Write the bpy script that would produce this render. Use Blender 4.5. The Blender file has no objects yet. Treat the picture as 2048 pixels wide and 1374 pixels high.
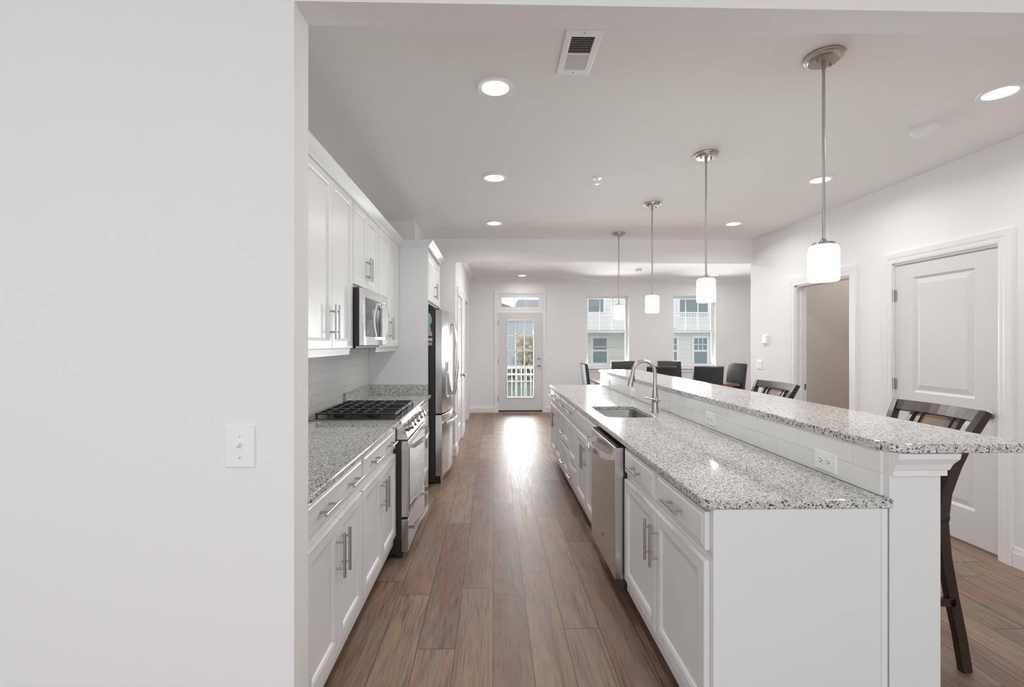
import bpy, bmesh, math, random
from mathutils import Vector, Matrix
random.seed(7)
S = bpy.context.scene
COL = S.collection
PI = math.pi
R = math.radians

# ------------------------------------------------------------------ camera
cam_d = bpy.data.cameras.new('camera')
cam = bpy.data.objects.new('camera', cam_d)
COL.objects.link(cam)
cam_d.sensor_fit = 'HORIZONTAL'
cam_d.sensor_width = 36.0
cam_d.lens = 940.0 / 2048.0 * 36.0
cam_d.shift_x = (1024.0 - 1007.33) / 2048.0
cam_d.shift_y = -2.0 / 2048.0
cam_d.clip_start = 0.02
cam_d.clip_end = 300
cam.location = (0, 0, 1.43)
cam.rotation_euler = (R(90), 0, R(-1.3))
S.camera = cam

# ------------------------------------------------------------------ world and light
world = bpy.data.worlds.new('overcast_sky')
S.world = world
world.use_nodes = True
wn = world.node_tree.nodes
wn['Background'].inputs[0].default_value = (0.90, 0.95, 1.0, 1)
wn['Background'].inputs[1].default_value = 1.5
S.view_settings.view_transform = 'Standard'
S.view_settings.look = 'None'
S.view_settings.gamma = 1.0
S.view_settings.exposure = 0.0
S.view_settings.use_curve_mapping = False
S.cycles.max_bounces = 14
S.cycles.diffuse_bounces = 10
S.cycles.glossy_bounces = 5
S.cycles.transparent_max_bounces = 12
S.cycles.caustics_reflective = False
S.cycles.caustics_refractive = False
S.cycles.sample_clamp_indirect = 4.0
S.cycles.use_denoising = True

def area(name, loc, rot, sx, sy, power, color=(1, 1, 1), shape='RECTANGLE', spread=180):
    l = bpy.data.lights.new(name, 'AREA')
    l.shape = shape
    l.size = sx
    if shape == 'RECTANGLE':
        l.size_y = sy
    l.energy = power
    l.color = color
    l.spread = R(spread)
    o = bpy.data.objects.new(name, l)
    COL.objects.link(o)
    o.location = loc
    o.rotation_euler = rot
    return o

# unseen fill light added behind the camera to brighten the kitchen
area('rear_fill_light', (-0.6, -3.75, 1.25), (R(100), 0, 0), 6.4, 2.3, 76, (0.91, 0.97, 1.04))
# daylight through the dining room windows and glazed door
area('daylight_dining_window', (2.35, 9.95, 1.55), (R(116), 0, PI), 0.85, 1.3, 90, (0.95, 0.98, 1))
area('daylight_dining_window', (4.15, 9.95, 1.55), (R(116), 0, PI), 0.85, 1.3, 90, (0.95, 0.98, 1))
area('daylight_glazed_door', (0.56, 9.95, 1.00), (R(104), 0, PI), 0.55, 1.4, 56, (0.95, 0.98, 1))
DOWN_W = 6.6      # watts of each recessed light
PEND_W = 1.2

# ------------------------------------------------------------------ materials
M = {}
def mat(name):
    m = bpy.data.materials.new(name)
    m.use_nodes = True
    M[name] = m
    return m, m.node_tree.nodes, m.node_tree.links, m.node_tree.nodes['Principled BSDF']

def simple(name, col, rough=0.5, metal=0.0, spec=0.5, coat=0.0, emit=None, noise=0.0, nscale=30, bump=0.0):
    m, n, l, b = mat(name)
    b.inputs['Base Color'].default_value = (*col, 1)
    b.inputs['Roughness'].default_value = rough
    b.inputs['Metallic'].default_value = metal
    b.inputs['Specular IOR Level'].default_value = spec
    b.inputs['Coat Weight'].default_value = coat
    if emit:
        b.inputs['Emission Color'].default_value = (*emit[0], 1)
        b.inputs['Emission Strength'].default_value = emit[1]
    if noise or bump:
        tc = n.new('ShaderNodeTexCoord')
        nz = n.new('ShaderNodeTexNoise')
        nz.inputs['Scale'].default_value = nscale
        nz.inputs['Detail'].default_value = 4
        l.new(tc.outputs['Object'], nz.inputs['Vector'])
        if noise:
            mx = n.new('ShaderNodeMixRGB')
            mx.inputs[1].default_value = (*[c * (1 - noise) for c in col], 1)
            mx.inputs[2].default_value = (*[min(1, c * (1 + noise)) for c in col], 1)
            l.new(nz.outputs['Fac'], mx.inputs[0])
            l.new(mx.outputs[0], b.inputs['Base Color'])
        if bump:
            bp = n.new('ShaderNodeBump')
            bp.inputs['Strength'].default_value = bump
            bp.inputs['Distance'].default_value = 0.002
            l.new(nz.outputs['Fac'], bp.inputs['Height'])
            l.new(bp.outputs[0], b.inputs['Normal'])
    return m

simple('wall_paint', (0.835, 0.832, 0.825), 0.75, spec=0.25, bump=0.05, nscale=180)
simple('dining_paint', (0.83, 0.832, 0.832), 0.75, spec=0.25, bump=0.05, nscale=180)
simple('dim_wall_paint', (0.64, 0.60, 0.56), 0.8, spec=0.2, bump=0.05, nscale=180)  # wall paint with the side room's dim warm light put into the colour
simple('ceiling_paint', (0.87, 0.86, 0.845), 0.85, spec=0.15, bump=0.06, nscale=150)
simple('trim_paint', (0.81, 0.812, 0.81), 0.38)
simple('door_paint', (0.70, 0.70, 0.695), 0.42)
simple('cabinet_paint', (0.775, 0.78, 0.782), 0.32)
simple('white_plastic', (0.86, 0.86, 0.85), 0.35)
simple('vinyl_white', (0.86, 0.87, 0.88), 0.35)
simple('dark_slot', (0.06, 0.05, 0.045), 0.6)
simple('vent_shadow', (0.05, 0.035, 0.03), 0.8)
simple('nickel', (0.46, 0.445, 0.42), 0.33, metal=1)
simple('bronze_nickel', (0.47, 0.42, 0.36), 0.30, metal=1)
simple('black_enamel', (0.012, 0.012, 0.013), 0.3)
simple('black_body', (0.022, 0.021, 0.024), 0.42)
simple('cast_iron', (0.022, 0.019, 0.019), 0.28, bump=0.2, nscale=400)
simple('oven_glass', (0.02, 0.02, 0.022), 0.06, spec=0.9)
simple('toe_kick_brown', (0.055, 0.032, 0.024), 0.6)  # one flat dark brown for every cabinet toe kick
simple('black_leather', (0.017, 0.016, 0.018), 0.42, bump=0.25, nscale=220)
simple('rubber', (0.02, 0.02, 0.02), 0.7)
simple('screen_mesh', (0.30, 0.31, 0.32), 0.7)
simple('roof_shingle', (0.30, 0.31, 0.33), 0.9, noise=0.3, nscale=6)
simple('house_glass', (0.22, 0.27, 0.28), 0.15, noise=0.2, nscale=2)
simple('magnet_blue', (0.35, 0.55, 0.60), 0.5)
simple('magnet_pink', (0.72, 0.45, 0.42), 0.5)
simple('magnet_white', (0.72, 0.71, 0.69), 0.5)
simple('magnet_mauve', (0.52, 0.38, 0.42), 0.5)
simple('deck_wood', (0.40, 0.36, 0.32), 0.8, noise=0.2, nscale=8)
simple('bark', (0.30, 0.23, 0.16), 0.9, noise=0.4, nscale=12)
simple('tan_leaves', (0.50, 0.40, 0.22), 0.9, noise=0.45, nscale=7)
simple('dark_leaves', (0.12, 0.11, 0.085), 0.9, noise=0.6, nscale=5)
simple('table_wood', (0.16, 0.060, 0.032), 0.10, noise=0.25, nscale=9, coat=0.4)
simple('espresso_panel', (0.155, 0.095, 0.062), 0.4, noise=0.2, nscale=14)
simple('lit_diffuser', (1, 1, 1), 0.5, emit=((1.0, 0.985, 0.95), 6.0))
simple('lit_opal_glass', (0.9, 0.9, 0.88), 0.25, emit=((1.0, 0.985, 0.965), 15.0))

def stainless(name, col, rough, vertical=True):
    m, n, l, b = mat(name)
    b.inputs['Metallic'].default_value = 1
    b.inputs['Roughness'].default_value = rough
    tc = n.new('ShaderNodeTexCoord'); mp = n.new('ShaderNodeMapping'); nz = n.new('ShaderNodeTexNoise')
    mp.inputs['Scale'].default_value = (400, 400, 4) if vertical else (4, 4, 400)
    nz.inputs['Scale'].default_value = 1
    l.new(tc.outputs['Object'], mp.inputs[0]); l.new(mp.outputs[0], nz.inputs['Vector'])
    mx = n.new('ShaderNodeMixRGB')
    mx.inputs[1].default_value = (*[c * 0.92 for c in col], 1)
    mx.inputs[2].default_value = (*[c * 1.06 for c in col], 1)
    l.new(nz.outputs['Fac'], mx.inputs[0]); l.new(mx.outputs[0], b.inputs['Base Color'])
stainless('stainless', (0.60, 0.59, 0.58), 0.24)
stainless('stainless_bright', (0.74, 0.73, 0.72), 0.12)
stainless('stainless_sink', (0.40, 0.385, 0.37), 0.36)

def wood(name, c1, c2, rough=0.3, axis=2):
    m, n, l, b = mat(name)
    b.inputs['Roughness'].default_value = rough
    tc = n.new('ShaderNodeTexCoord'); mp = n.new('ShaderNodeMapping'); nz = n.new('ShaderNodeTexNoise')
    sc = [60, 60, 60]; sc[axis] = 4
    mp.inputs['Scale'].default_value = sc
    nz.inputs['Scale'].default_value = 1; nz.inputs['Detail'].default_value = 5
    l.new(tc.outputs['Object'], mp.inputs[0]); l.new(mp.outputs[0], nz.inputs['Vector'])
    mx = n.new('ShaderNodeMixRGB')
    mx.inputs[1].default_value = (*c1, 1); mx.inputs[2].default_value = (*c2, 1)
    l.new(nz.outputs['Fac'], mx.inputs[0]); l.new(mx.outputs[0], b.inputs['Base Color'])
wood('espresso_wood', (0.020, 0.011, 0.009), (0.050, 0.030, 0.022), 0.28)

def ramp(n, stops, interp='LINEAR'):
    r = n.new('ShaderNodeValToRGB')
    r.color_ramp.interpolation = interp
    e = r.color_ramp.elements
    while len(e) < len(stops):
        e.new(0.5)
    for k, (p, c) in enumerate(stops):
        e[k].position = p
        e[k].color = (*c, 1) if len(c) == 3 else c
    return r

def granite():
    m, n, l, b = mat('granite')
    b.inputs['Roughness'].default_value = 0.09
    b.inputs['Specular IOR Level'].default_value = 0.55
    tc = n.new('ShaderNodeTexCoord')
    def noise(scale, detail=3, rough=0.6, dist=0.0):
        nz = n.new('ShaderNodeTexNoise')
        nz.inputs['Scale'].default_value = scale; nz.inputs['Detail'].default_value = detail
        nz.inputs['Roughness'].default_value = rough; nz.inputs['Distortion'].default_value = dist
        l.new(tc.outputs['Object'], nz.inputs['Vector'])
        return nz.outputs['Fac']
    def mix(fac, a, c):
        mx = n.new('ShaderNodeMixRGB')
        l.new(fac, mx.inputs[0])
        for k, v in ((1, a), (2, c)):
            if isinstance(v, tuple):
                mx.inputs[k].default_value = (*v, 1)
            else:
                l.new(v, mx.inputs[k])
        return mx.outputs[0]
    def thr(fac, lo, hi):
        r = ramp(n, [(lo, (0, 0, 0)), (hi, (1, 1, 1))])
        l.new(fac, r.inputs[0])
        return r.outputs[0]
    base = mix(thr(noise(90, 2), 0.42, 0.58), (0.62, 0.62, 0.605), (0.50, 0.50, 0.49))
    base = mix(thr(noise(3.2, 4, 0.6, 0.6), 0.52, 0.72), base, (0.44, 0.41, 0.38))
    base = mix(thr(noise(120, 2, 0.5, 1.2), 0.545, 0.61), base, (0.27, 0.265, 0.26))
    vo = n.new('ShaderNodeTexVoronoi'); vo.inputs['Scale'].default_value = 190
    l.new(tc.outputs['Object'], vo.inputs['Vector'])
    sx = n.new('ShaderNodeSeparateColor'); l.new(vo.outputs['Color'], sx.inputs[0])
    base = mix(thr(sx.outputs[0], 0.855, 0.865), base, (0.045, 0.043, 0.045))
    base = mix(thr(sx.outputs[1], 0.82, 0.83), base, (0.72, 0.72, 0.71))
    l.new(base, b.inputs['Base Color'])
granite()

def tiles(name, horiz, origin):
    # long white glazed tiles laid in a running bond; horiz = object axis that runs along the wall
    m, n, l, b = mat(name)
    b.inputs['Roughness'].default_value = 0.12
    tc = n.new('ShaderNodeTexCoord'); sp = n.new('ShaderNodeSeparateXYZ'); cb = n.new('ShaderNodeCombineXYZ')
    l.new(tc.outputs['Object'], sp.inputs[0])
    ad = n.new('ShaderNodeMath'); ad.operation = 'ADD'; ad.inputs[1].default_value = origin
    l.new(sp.outputs[horiz], cb.inputs[0]); l.new(sp.outputs[2], ad.inputs[0]); l.new(ad.outputs[0], cb.inputs[1])
    br = n.new('ShaderNodeTexBrick')
    br.inputs['Color1'].default_value = (0.80, 0.80, 0.79, 1); br.inputs['Color2'].default_value = (0.775, 0.775, 0.765, 1)
    br.inputs['Mortar'].default_value = (0.60, 0.60, 0.59, 1)
    br.inputs['Scale'].default_value = 1; br.inputs['Mortar Size'].default_value = 0.0013
    br.inputs['Brick Width'].default_value = 0.305; br.inputs['Row Height'].default_value = 0.0762
    l.new(cb.outputs[0], br.inputs['Vector']); l.new(br.outputs['Color'], b.inputs['Base Color'])
    bp = n.new('ShaderNodeBump'); bp.invert = True
    bp.inputs['Strength'].default_value = 0.4; bp.inputs['Distance'].default_value = 0.002
    l.new(br.outputs['Fac'], bp.inputs['Height']); l.new(bp.outputs[0], b.inputs['Normal'])
tiles('wall_tile', 1, -0.914 % 0.0762 - 0.0762)
tiles('bar_tile', 1, -0.914 % 0.0762 - 0.0762)

def siding(name, c1, pitch):
    m, n, l, b = mat(name)
    b.inputs['Roughness'].default_value = 0.6
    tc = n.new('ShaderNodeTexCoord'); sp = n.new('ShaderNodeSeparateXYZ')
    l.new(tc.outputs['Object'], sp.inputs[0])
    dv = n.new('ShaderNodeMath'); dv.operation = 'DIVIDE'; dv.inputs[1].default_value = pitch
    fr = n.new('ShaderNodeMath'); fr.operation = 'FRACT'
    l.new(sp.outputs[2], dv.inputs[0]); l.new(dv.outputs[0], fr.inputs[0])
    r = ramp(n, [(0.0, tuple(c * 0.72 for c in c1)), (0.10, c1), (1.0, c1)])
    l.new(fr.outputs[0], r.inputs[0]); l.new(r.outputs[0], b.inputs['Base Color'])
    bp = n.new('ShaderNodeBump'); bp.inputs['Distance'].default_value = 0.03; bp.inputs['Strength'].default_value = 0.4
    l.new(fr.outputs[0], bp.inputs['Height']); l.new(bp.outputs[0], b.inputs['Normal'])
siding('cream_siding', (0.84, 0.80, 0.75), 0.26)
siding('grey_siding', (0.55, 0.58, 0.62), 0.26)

def glass():
    m, n, l, b = mat('clear_glass')
    n.remove(b)
    out = n['Material Output']
    tr = n.new('ShaderNodeBsdfTransparent'); tr.inputs[0].default_value = (0.975, 0.975, 0.975, 1)
    gl = n.new('ShaderNodeBsdfGlossy'); gl.inputs['Roughness'].default_value = 0.02
    fr = n.new('ShaderNodeFresnel'); fr.inputs[0].default_value = 1.45
    mx = n.new('ShaderNodeMixShader')
    l.new(fr.outputs[0], mx.inputs[0]); l.new(tr.outputs[0], mx.inputs[1]); l.new(gl.outputs[0], mx.inputs[2])
    l.new(mx.outputs[0], out.inputs[0])
glass()

def grass():
    m, n, l, b = mat('lawn_grass')
    b.inputs['Roughness'].default_value = 0.9
    tc = n.new('ShaderNodeTexCoord'); nz = n.new('ShaderNodeTexNoise'); nz.inputs['Scale'].default_value = 3; nz.inputs['Detail'].default_value = 8
    l.new(tc.outputs['Object'], nz.inputs['Vector'])
    r = ramp(n, [(0.3, (0.15, 0.20, 0.13)), (0.7, (0.26, 0.32, 0.23))])
    l.new(nz.outputs['Fac'], r.inputs[0]); l.new(r.outputs[0], b.inputs['Base Color'])
grass()

def plank_floor():
    m, n, l, b = mat('plank_floor')
    tc = n.new('ShaderNodeTexCoord'); sp = n.new('ShaderNodeSeparateXYZ')
    l.new(tc.outputs['Object'], sp.inputs[0])
    def math_(op, a, c=None):
        q = n.new('ShaderNodeMath'); q.operation = op
        for k, v in ((0, a), (1, c)):
            if v is None: continue
            if isinstance(v, (int, float)): q.inputs[k].default_value = v
            else: l.new(v, q.inputs[k])
        return q.outputs[0]
    W, L = 0.1775, 1.52
    u = math_('DIVIDE', sp.outputs[0], W)
    row = math_('FLOOR', u); fu = math_('FRACT', u)
    wn1 = n.new('ShaderNodeTexWhiteNoise'); wn1.noise_dimensions = '1D'; l.new(row, wn1.inputs['W'])
    v = math_('ADD', math_('DIVIDE', sp.outputs[1], L), math_('MULTIPLY', wn1.outputs['Value'], 7.3))
    idx = math_('FLOOR', v); fv = math_('FRACT', v)
    cb = n.new('ShaderNodeCombineXYZ'); l.new(row, cb.inputs[0]); l.new(idx, cb.inputs[1])
    wn2 = n.new('ShaderNodeTexWhiteNoise'); wn2.noise_dimensions = '2D'; l.new(cb.outputs[0], wn2.inputs['Vector'])
    rid = wn2.outputs['Value']
    # grain
    gv = n.new('ShaderNodeCombineXYZ')
    l.new(math_('MULTIPLY', sp.outputs[0], 38.0), gv.inputs[0])
    l.new(math_('MULTIPLY', sp.outputs[1], 2.2), gv.inputs[1])
    l.new(math_('MULTIPLY', rid, 60.0), gv.inputs[2])
    g1 = n.new('ShaderNodeTexNoise'); g1.inputs['Scale'].default_value = 1.0; g1.inputs['Detail'].default_value = 6
    g1.inputs['Roughness'].default_value = 0.62; g1.inputs['Distortion'].default_value = 1.6
    l.new(gv.outputs[0], g1.inputs['Vector'])
    gv2 = n.new('ShaderNodeCombineXYZ')
    l.new(math_('MULTIPLY', sp.outputs[0], 7.0), gv2.inputs[0])
    l.new(math_('MULTIPLY', sp.outputs[1], 1.1), gv2.inputs[1])
    l.new(math_('MULTIPLY', rid, 31.0), gv2.inputs[2])
    g2 = n.new('ShaderNodeTexNoise'); g2.inputs['Scale'].default_value = 1.0; g2.inputs['Detail'].default_value = 3
    g2.inputs['Distortion'].default_value = 0.8
    l.new(gv2.outputs[0], g2.inputs['Vector'])
    gv3 = n.new('ShaderNodeCombineXYZ')
    l.new(math_('MULTIPLY', sp.outputs[0], 150.0), gv3.inputs[0])
    l.new(math_('MULTIPLY', sp.outputs[1], 7.0), gv3.inputs[1])
    l.new(math_('MULTIPLY', rid, 17.0), gv3.inputs[2])
    g3 = n.new('ShaderNodeTexNoise'); g3.inputs['Scale'].default_value = 1.0; g3.inputs['Detail'].default_value = 3
    l.new(gv3.outputs[0], g3.inputs['Vector'])
    # cathedral rings
    wv = n.new('ShaderNodeTexWave'); wv.wave_type = 'RINGS'; wv.rings_direction = 'SPHERICAL'
    wv.inputs['Scale'].default_value = 1.6; wv.inputs['Distortion'].default_value = 4; wv.inputs['Detail'].default_value = 3
    l.new(gv2.outputs[0], wv.inputs['Vector'])
    tone = ramp(n, [(0.0, (0.190, 0.094, 0.060)), (0.25, (0.265, 0.150, 0.100)), (0.5, (0.300, 0.205, 0.145)), (0.75, (0.225, 0.114, 0.072)), (1.0, (0.285, 0.177, 0.114))])
    l.new(rid, tone.inputs[0])
    blot = n.new('ShaderNodeMixRGB'); blot.blend_type = 'MIX'
    r2 = ramp(n, [(0.40, (0, 0, 0)), (0.75, (0.9, 0.9, 0.9))]); l.new(g2.outputs['Fac'], r2.inputs[0])
    l.new(r2.outputs[0], blot.inputs[0]); l.new(tone.outputs[0], blot.inputs[1]); blot.inputs[2].default_value = (0.235, 0.190, 0.155, 1)
    mul = n.new('ShaderNodeMixRGB'); mul.blend_type = 'MULTIPLY'; mul.inputs[0].default_value = 1
    r1 = ramp(n, [(0.28, (0.42, 0.38, 0.36)), (0.48, (1, 1, 1)), (0.75, (1.25, 1.24, 1.22))]); l.new(g1.outputs['Fac'], r1.inputs[0])
    l.new(blot.outputs[0], mul.inputs[1]); l.new(r1.outputs[0], mul.inputs[2])
    mul2 = n.new('ShaderNodeMixRGB'); mul2.blend_type = 'MULTIPLY'; mul2.inputs[0].default_value = 1
    r3 = ramp(n, [(0.0, (0.88, 0.865, 0.855)), (0.35, (1, 1, 1)), (1.0, (1.03, 1.03, 1.02))]); l.new(wv.outputs['Fac'], r3.inputs[0])
    l.new(mul.outputs[0], mul2.inputs[1]); l.new(r3.outputs[0], mul2.inputs[2])
    mul3 = n.new('ShaderNodeMixRGB'); mul3.blend_type = 'MULTIPLY'; mul3.inputs[0].default_value = 1
    r4 = ramp(n, [(0.30, (0.78, 0.76, 0.75)), (0.5, (1, 1, 1)), (0.7, (1.12, 1.11, 1.10))]); l.new(g3.outputs['Fac'], r4.inputs[0])
    l.new(mul2.outputs[0], mul3.inputs[1]); l.new(r4.outputs[0], mul3.inputs[2])
    # seams
    du = math_('MULTIPLY', math_('MINIMUM', fu, math_('SUBTRACT', 1.0, fu)), W)
    dv = math_('MULTIPLY', math_('MINIMUM', fv, math_('SUBTRACT', 1.0, fv)), L)
    d = math_('MINIMUM', du, dv)
    seam = ramp(n, [(0.0, (0, 0, 0)), (0.0016, (0.25, 0.25, 0.25)), (0.003, (1, 1, 1))]); l.new(d, seam.inputs[0])
    fin = n.new('ShaderNodeMixRGB'); l.new(seam.outputs[0], fin.inputs[0])
    fin.inputs[1].default_value = (0.040, 0.026, 0.020, 1); l.new(mul3.outputs[0], fin.inputs[2])
    l.new(fin.outputs[0], b.inputs['Base Color'])
    rr = ramp(n, [(0.3, (0.36, 0.36, 0.36)), (0.7, (0.48, 0.48, 0.48))]); l.new(g1.outputs['Fac'], rr.inputs[0])
    l.new(rr.outputs[0], b.inputs['Roughness'])
    b.inputs['Specular IOR Level'].default_value = 0.7
    bp = n.new('ShaderNodeBump'); bp.inputs['Strength'].default_value = 0.12; bp.inputs['Distance'].default_value = 0.003
    hm = n.new('ShaderNodeMixRGB'); hm.blend_type = 'MULTIPLY'; hm.inputs[0].default_value = 1
    l.new(seam.outputs[0], hm.inputs[1]); l.new(g1.outputs['Fac'], hm.inputs[2])
    l.new(hm.outputs[0], bp.inputs['Height']); l.new(bp.outputs[0], b.inputs['Normal'])
plank_floor()

# ------------------------------------------------------------------ mesh helpers
class MB:
    def __init__(s):
        s.bm = bmesh.new()
    def box(s, x0, y0, z0, x1, y1, z1, bev=0.0, seg=2):
        r = bmesh.ops.create_cube(s.bm, size=1)
        vs = r['verts']
        for v in vs:
            v.co = Vector(((x0 + x1) / 2 + v.co.x * (x1 - x0), (y0 + y1) / 2 + v.co.y * (y1 - y0), (z0 + z1) / 2 + v.co.z * (z1 - z0)))
        if bev > 0:
            es = {e for v in vs for e in v.link_edges}
            bmesh.ops.bevel(s.bm, geom=list(es), offset=bev, segments=seg, profile=0.5, affect='EDGES')
        return s
    def bar(s, p0, p1, w, h, up=(0, 0, 1), bev=0.0):
        # rectangular bar from p0 to p1: w sideways, h along 'up'
        p0, p1 = Vector(p0), Vector(p1)
        d = (p1 - p0); L = d.length; d.normalize()
        side = d.cross(Vector(up)); side.normalize()
        u = side.cross(d)
        r = bmesh.ops.create_cube(s.bm, size=1)
        c = (p0 + p1) / 2
        for v in r['verts']:
            v.co = c + d * (v.co.x * L) + side * (v.co.y * w) + u * (v.co.z * h)
        if bev > 0:
            es = {e for v in r['verts'] for e in v.link_edges}
            bmesh.ops.bevel(s.bm, geom=list(es), offset=bev, segments=2, profile=0.5, affect='EDGES')
        return s
    def ring(s, c, a, b, seg=16):
        return [s.bm.verts.new(c + a * math.cos(2 * PI * k / seg) + b * math.sin(2 * PI * k / seg)) for k in range(seg)]
    def skin(s, rings, cap0=True, cap1=True):
        f = s.bm.faces
        for A, B in zip(rings, rings[1:]):
            n = len(A)
            for k in range(n):
                f.new((A[k], A[(k + 1) % n], B[(k + 1) % n], B[k]))
        if cap0: f.new(list(reversed(rings[0])))
        if cap1: f.new(rings[-1])
        return s
    def tube(s, pts, rad, seg=12):
        pts = [Vector(p) for p in pts]
        if not isinstance(rad, (list, tuple)): rad = [rad] * len(pts)
        rings = []
        ref = None
        for k, p in enumerate(pts):
            t = (pts[min(k + 1, len(pts) - 1)] - pts[max(k - 1, 0)]).normalized()
            if ref is None:
                ref = Vector((0, 0, 1)) if abs(t.z) < 0.9 else Vector((1, 0, 0))
            a = (ref - t * ref.dot(t)).normalized()
            ref = a
            b = t.cross(a)
            rings.append(s.ring(p, a * rad[k], b * rad[k], seg))
        return s.skin(rings)
    def flat_tube(s, pts, side, ws, hs):
        # swept rectangle: 'side' is the constant sideways direction
        side = Vector(side).normalized()
        pts = [Vector(p) for p in pts]
        rings = []
        for k, p in enumerate(pts):
            t = (pts[min(k + 1, len(pts) - 1)] - pts[max(k - 1, 0)]).normalized()
            u = side.cross(t).normalized()
            w = ws[k] if isinstance(ws, (list, tuple)) else ws
            h = hs[k] if isinstance(hs, (list, tuple)) else hs
            rings.append([s.bm.verts.new(p + side * (i * w / 2) + u * (j * h / 2)) for i, j in ((-1, -1), (1, -1), (1, 1), (-1, 1))])
        return s.skin(rings)
    def lathe(s, prof, c=(0, 0, 0), axis='Z', seg=32, cap0=True, cap1=True):
        c = Vector(c)
        if axis == 'Z': A, B, N = Vector((1, 0, 0)), Vector((0, 1, 0)), Vector((0, 0, 1))
        elif axis == 'X': A, B, N = Vector((0, 1, 0)), Vector((0, 0, 1)), Vector((1, 0, 0))
        elif axis == 'Y': A, B, N = Vector((0, 0, 1)), Vector((1, 0, 0)), Vector((0, 1, 0))
        else:
            N = Vector(axis).normalized()
            A = N.orthogonal().normalized(); B = N.cross(A)
        rings = [s.ring(c + N * h, A * max(r, 1e-5), B * max(r, 1e-5), seg) for r, h in prof]
        return s.skin(rings, cap0, cap1)
    def loft(s, O, U, V, w, h, loops):
        # nested rectangles: loops = [(inset, height along U x V)], first and last are capped
        O, U, V = Vector(O), Vector(U), Vector(V)
        N = U.cross(V)
        rings = []
        for i, d in loops:
            rings.append([s.bm.verts.new(O + U * a + V * b + N * d) for a, b in ((i, i), (w - i, i), (w - i, h - i), (i, h - i))])
        return s.skin(rings)
    def prism(s, poly, vec):
        vec = Vector(vec)
        a = [s.bm.verts.new(Vector(p)) for p in poly]
        b = [s.bm.verts.new(Vector(p) + vec) for p in poly]
        return s.skin([a, b])
    def plate(s, outer, holes, to3, depth, bev=0.0):
        # plane polygon with holes; to3(u, v, d) -> point
        all_loops = [outer] + holes
        layers = []
        for d in (0, depth):
            es = []; rings = []
            for lp in all_loops:
                vs = [s.bm.verts.new(Vector(to3(u, v, d))) for u, v in lp]
                rings.append(vs)
                for k in range(len(vs)):
                    es.append(s.bm.edges.new((vs[k], vs[(k + 1) % len(vs)])))
            bmesh.ops.triangle_fill(s.bm, use_beauty=True, use_dissolve=False, edges=es)
            layers.append(rings)
        sides = []
        for A, B in zip(layers[0], layers[1]):
            for k in range(len(A)):
                s.bm.faces.new((A[k], A[(k + 1) % len(A)], B[(k + 1) % len(A)], B[k]))
        if bev > 0:
            es = []
            for rings in layers:
                for vs in rings:
                    for k in range(len(vs)):
                        e = s.bm.edges.get((vs[k], vs[(k + 1) % len(vs)]))
                        if e: es.append(e)
            bmesh.ops.recalc_face_normals(s.bm, faces=s.bm.faces[:])
            bmesh.ops.bevel(s.bm, geom=es, offset=bev, segments=2, profile=0.5, affect='EDGES')
        return s
    def build(s, name, m, parent=None, smooth=False, loc=None):
        bmesh.ops.recalc_face_normals(s.bm, faces=s.bm.faces[:])
        me = bpy.data.meshes.new(name)
        s.bm.to_mesh(me); s.bm.free()
        me.materials.append(M[m])
        o = bpy.data.objects.new(name, me)
        COL.objects.link(o)
        if smooth:
            me.shade_smooth()
            me.set_sharp_from_angle(angle=R(35))
        if parent: o.parent = parent
        if loc: o.location = loc
        return o

def rrect(x0, y0, x1, y1, r, seg=6):
    pts = []
    for cx, cy, a0 in ((x1 - r, y1 - r, 0), (x0 + r, y1 - r, 90), (x0 + r, y0 + r, 180), (x1 - r, y0 + r, 270)):
        for k in range(seg + 1):
            a = R(a0 + 90 * k / seg)
            pts.append((cx + r * math.cos(a), cy + r * math.sin(a)))
    return pts

def rect(x0, y0, x1, y1):
    return [(x0, y0), (x1, y0), (x1, y1), (x0, y1)]

def tag(o, label=None, cat=None, group=None, kind=None):
    if label: o['label'] = label
    if cat: o['category'] = cat
    if group: o['group'] = group
    if kind: o['kind'] = kind
    return o

def thing(name, label, cat, loc=(0, 0, 0), rz=0.0, group=None, kind=None):
    o = bpy.data.objects.new(name, None)
    o.empty_display_size = 0.1
    COL.objects.link(o)
    o.location = loc
    o.rotation_euler = (0, 0, rz)
    return tag(o, label, cat, group, kind)

def copy_tree(o, parent=None):
    c = o.copy()
    COL.objects.link(c)
    if parent is not None: c.parent = parent
    for ch in list(o.children):
        copy_tree(ch, c)
    return c

def struct(mb, name, m, label, cat, smooth=False):
    return tag(mb.build(name, m, smooth=smooth), label, cat, kind='structure')

# ------------------------------------------------------------------ key dimensions (metres)
CEIL = 2.74
XR = 3.33            # right kitchen wall face
XL = -1.235          # left kitchen wall face
YF = 9.60            # far dining wall face
YH = 5.95            # header between kitchen and dining
XD = -0.475          # left dining wall face
YN = 1.487           # near wall and beam, camera side
YN2 = 1.60

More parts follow.
